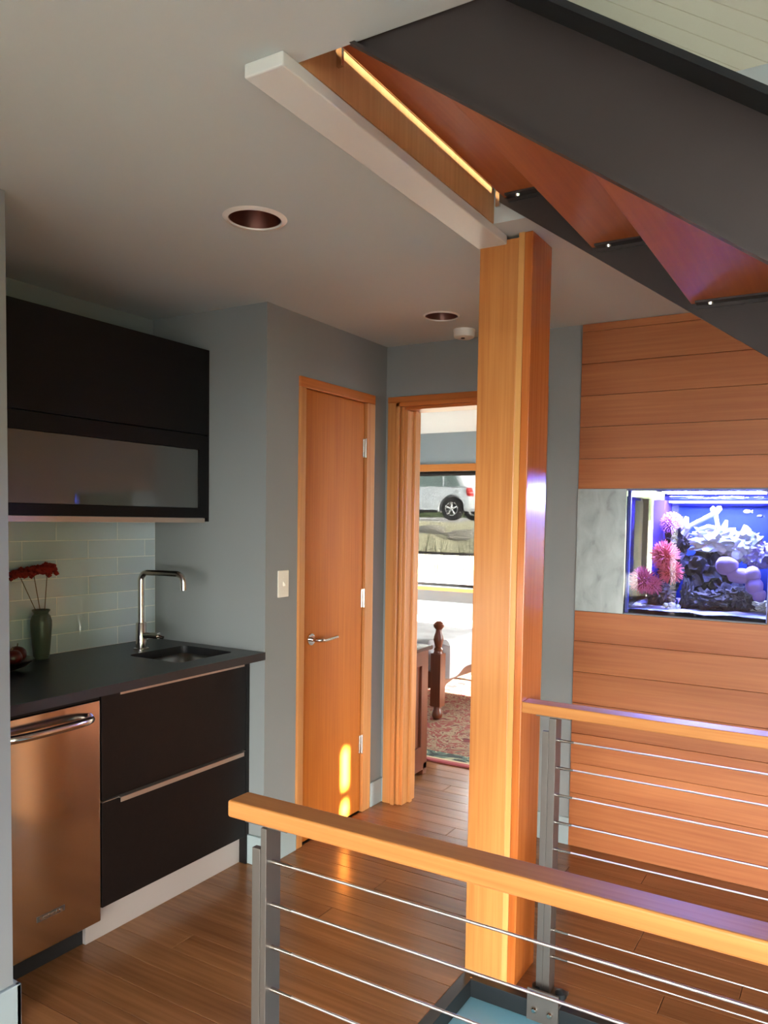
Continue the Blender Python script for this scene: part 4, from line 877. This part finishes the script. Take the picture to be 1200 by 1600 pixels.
# parked car
cy0 = 20.0; gz = 1.47
PAINT = plain('silver_car_paint', srgb(198, 204, 208), 0.25, 0.4, coat=0.6); CGL = plain('car_glass', srgb(96, 116, 112), 0.08, spec=0.8)
xr = -9.56  # rear bumper; the nose points left
t = thing('parked_car', (xr - 2.15, cy0 + 0.85, gz), 'silver hatchback parked on the street outside the bedroom window', 'car')
X = lambda d: xr - d
prof = [(0.06, 0.30), (0.0, 0.46), (0.02, 0.78), (0.10, 0.92), (1.2, 0.98), (3.0, 0.95), (3.75, 0.86), (4.2, 0.72), (4.3, 0.50), (4.25, 0.30), (3.9, 0.24), (0.4, 0.24)]
def arch_prof():
    out = []
    for d, z in prof: out.append((X(d), gz + z))
    return out
body = BM()
pp = [(0.06, 0.34), (0.0, 0.48), (0.02, 0.80), (0.10, 0.93), (1.2, 0.98), (3.0, 0.95), (3.75, 0.86), (4.2, 0.72), (4.3, 0.50), (4.25, 0.30)]
for wx in (3.55, 0.60):
    arcp = [(wx + 0.39 * math.cos(a), 0.335 + 0.39 * math.sin(a)) for a in [PI * k / 10 for k in range(0, 11)]]
    pp += [(wx + 0.39, 0.25)] + arcp + [(wx - 0.39, 0.25)]
prism(body, [(X(d), gz + z) for d, z in pp], 'y', cy0, cy0 + 1.72)
bo = obj('body', body, PAINT, t, bevel=0.05, seg=3)
ca = BM(); lo = [(0.12, 0.93), (3.05, 0.95)]
def cab(y0, y1, ins):
    return [(X(0.14 + ins), gz + 0.93), (X(0.42 + ins), gz + 1.42), (X(0.75), gz + 1.50), (X(1.7), gz + 1.50), (X(2.25 - ins), gz + 1.40), (X(3.05 - ins), gz + 0.95)]
prism(ca, cab(0, 0, 0), 'y', cy0 + 0.10, cy0 + 1.62)
obj('cabin', ca, PAINT, t, bevel=0.06, seg=3)
for pl in ([(0.95, 0.98), (1.80, 0.98), (1.80, 1.42), (0.95, 1.42)], [(1.86, 0.98), (2.88, 0.98), (2.25, 1.34), (1.86, 1.42)], [(0.36, 0.98), (0.88, 0.98), (0.88, 1.40), (0.56, 1.36)]):
    obj('side_window', prism(BM(), [(X(d), gz + z) for d, z in pl], 'y', cy0 + 0.092, cy0 + 0.104), CGL, t)
obj('tail_lamp', prism(BM(), [(X(-0.006), gz + 0.70), (X(0.10), gz + 0.72), (X(0.13), gz + 0.94), (X(0.06), gz + 0.94)], 'y', cy0 - 0.004, cy0 + 0.25), plain('red_lens', srgb(190, 40, 36), 0.2), t)
for d in (1.05, 2.0): obj('door_handle', Box(X(d) - 0.18, X(d), cy0 - 0.02, cy0 + 0.0, gz + 0.80, gz + 0.83), PAINT, t, bevel=0.006)
obj('sill_strip', Box(X(3.1), X(1.05), cy0 - 0.012, cy0 + 0.02, gz + 0.22, gz + 0.30), 'rubber', t)
RIM = plain('alloy_rim', srgb(214, 214, 212), 0.25, 0.7)
for d in (0.60, 3.55):
    for yy, sg in ((cy0 + 0.02, 1), (cy0 + 1.50, -1)):
        cxw, czw = X(d), gz + 0.335
        w_ = obj('wheel', lathe(BM(), [(0.20, 0.0), (0.31, 0.0), (0.335, 0.03), (0.335, 0.17), (0.31, 0.20), (0.20, 0.20)], (cxw, yy, czw), 36, 'y', close=True), 'rubber', t, smooth=True)
        obj('rim', lathe(BM(), [(0.185, 0.012), (0.215, 0.004), (0.215, 0.19), (0.185, 0.19)], (cxw, yy, czw), 36, 'y', close=True), RIM, w_, smooth=True)
        obj('brake_disc', lathe(BM(), [(0.0, 0.10), (0.15, 0.10), (0.15, 0.12), (0.0, 0.12)], (cxw, yy, czw), 28, 'y'), 'frame_dark', w_)
        sp_ = BM(); y_out = 0.02 if sg > 0 else 0.15
        for k in range(5):
            a = 2 * PI * k / 5 + 0.3; tube(sp_, [(cxw, yy + y_out + 0.01, czw), (cxw + 0.1 * math.cos(a), yy + y_out + 0.008, czw + 0.1 * math.sin(a)), (cxw + 0.2 * math.cos(a), yy + y_out, czw + 0.2 * math.sin(a))], [0.045, 0.032, 0.040], 8)
        obj('spokes', sp_, RIM, w_, smooth=True)
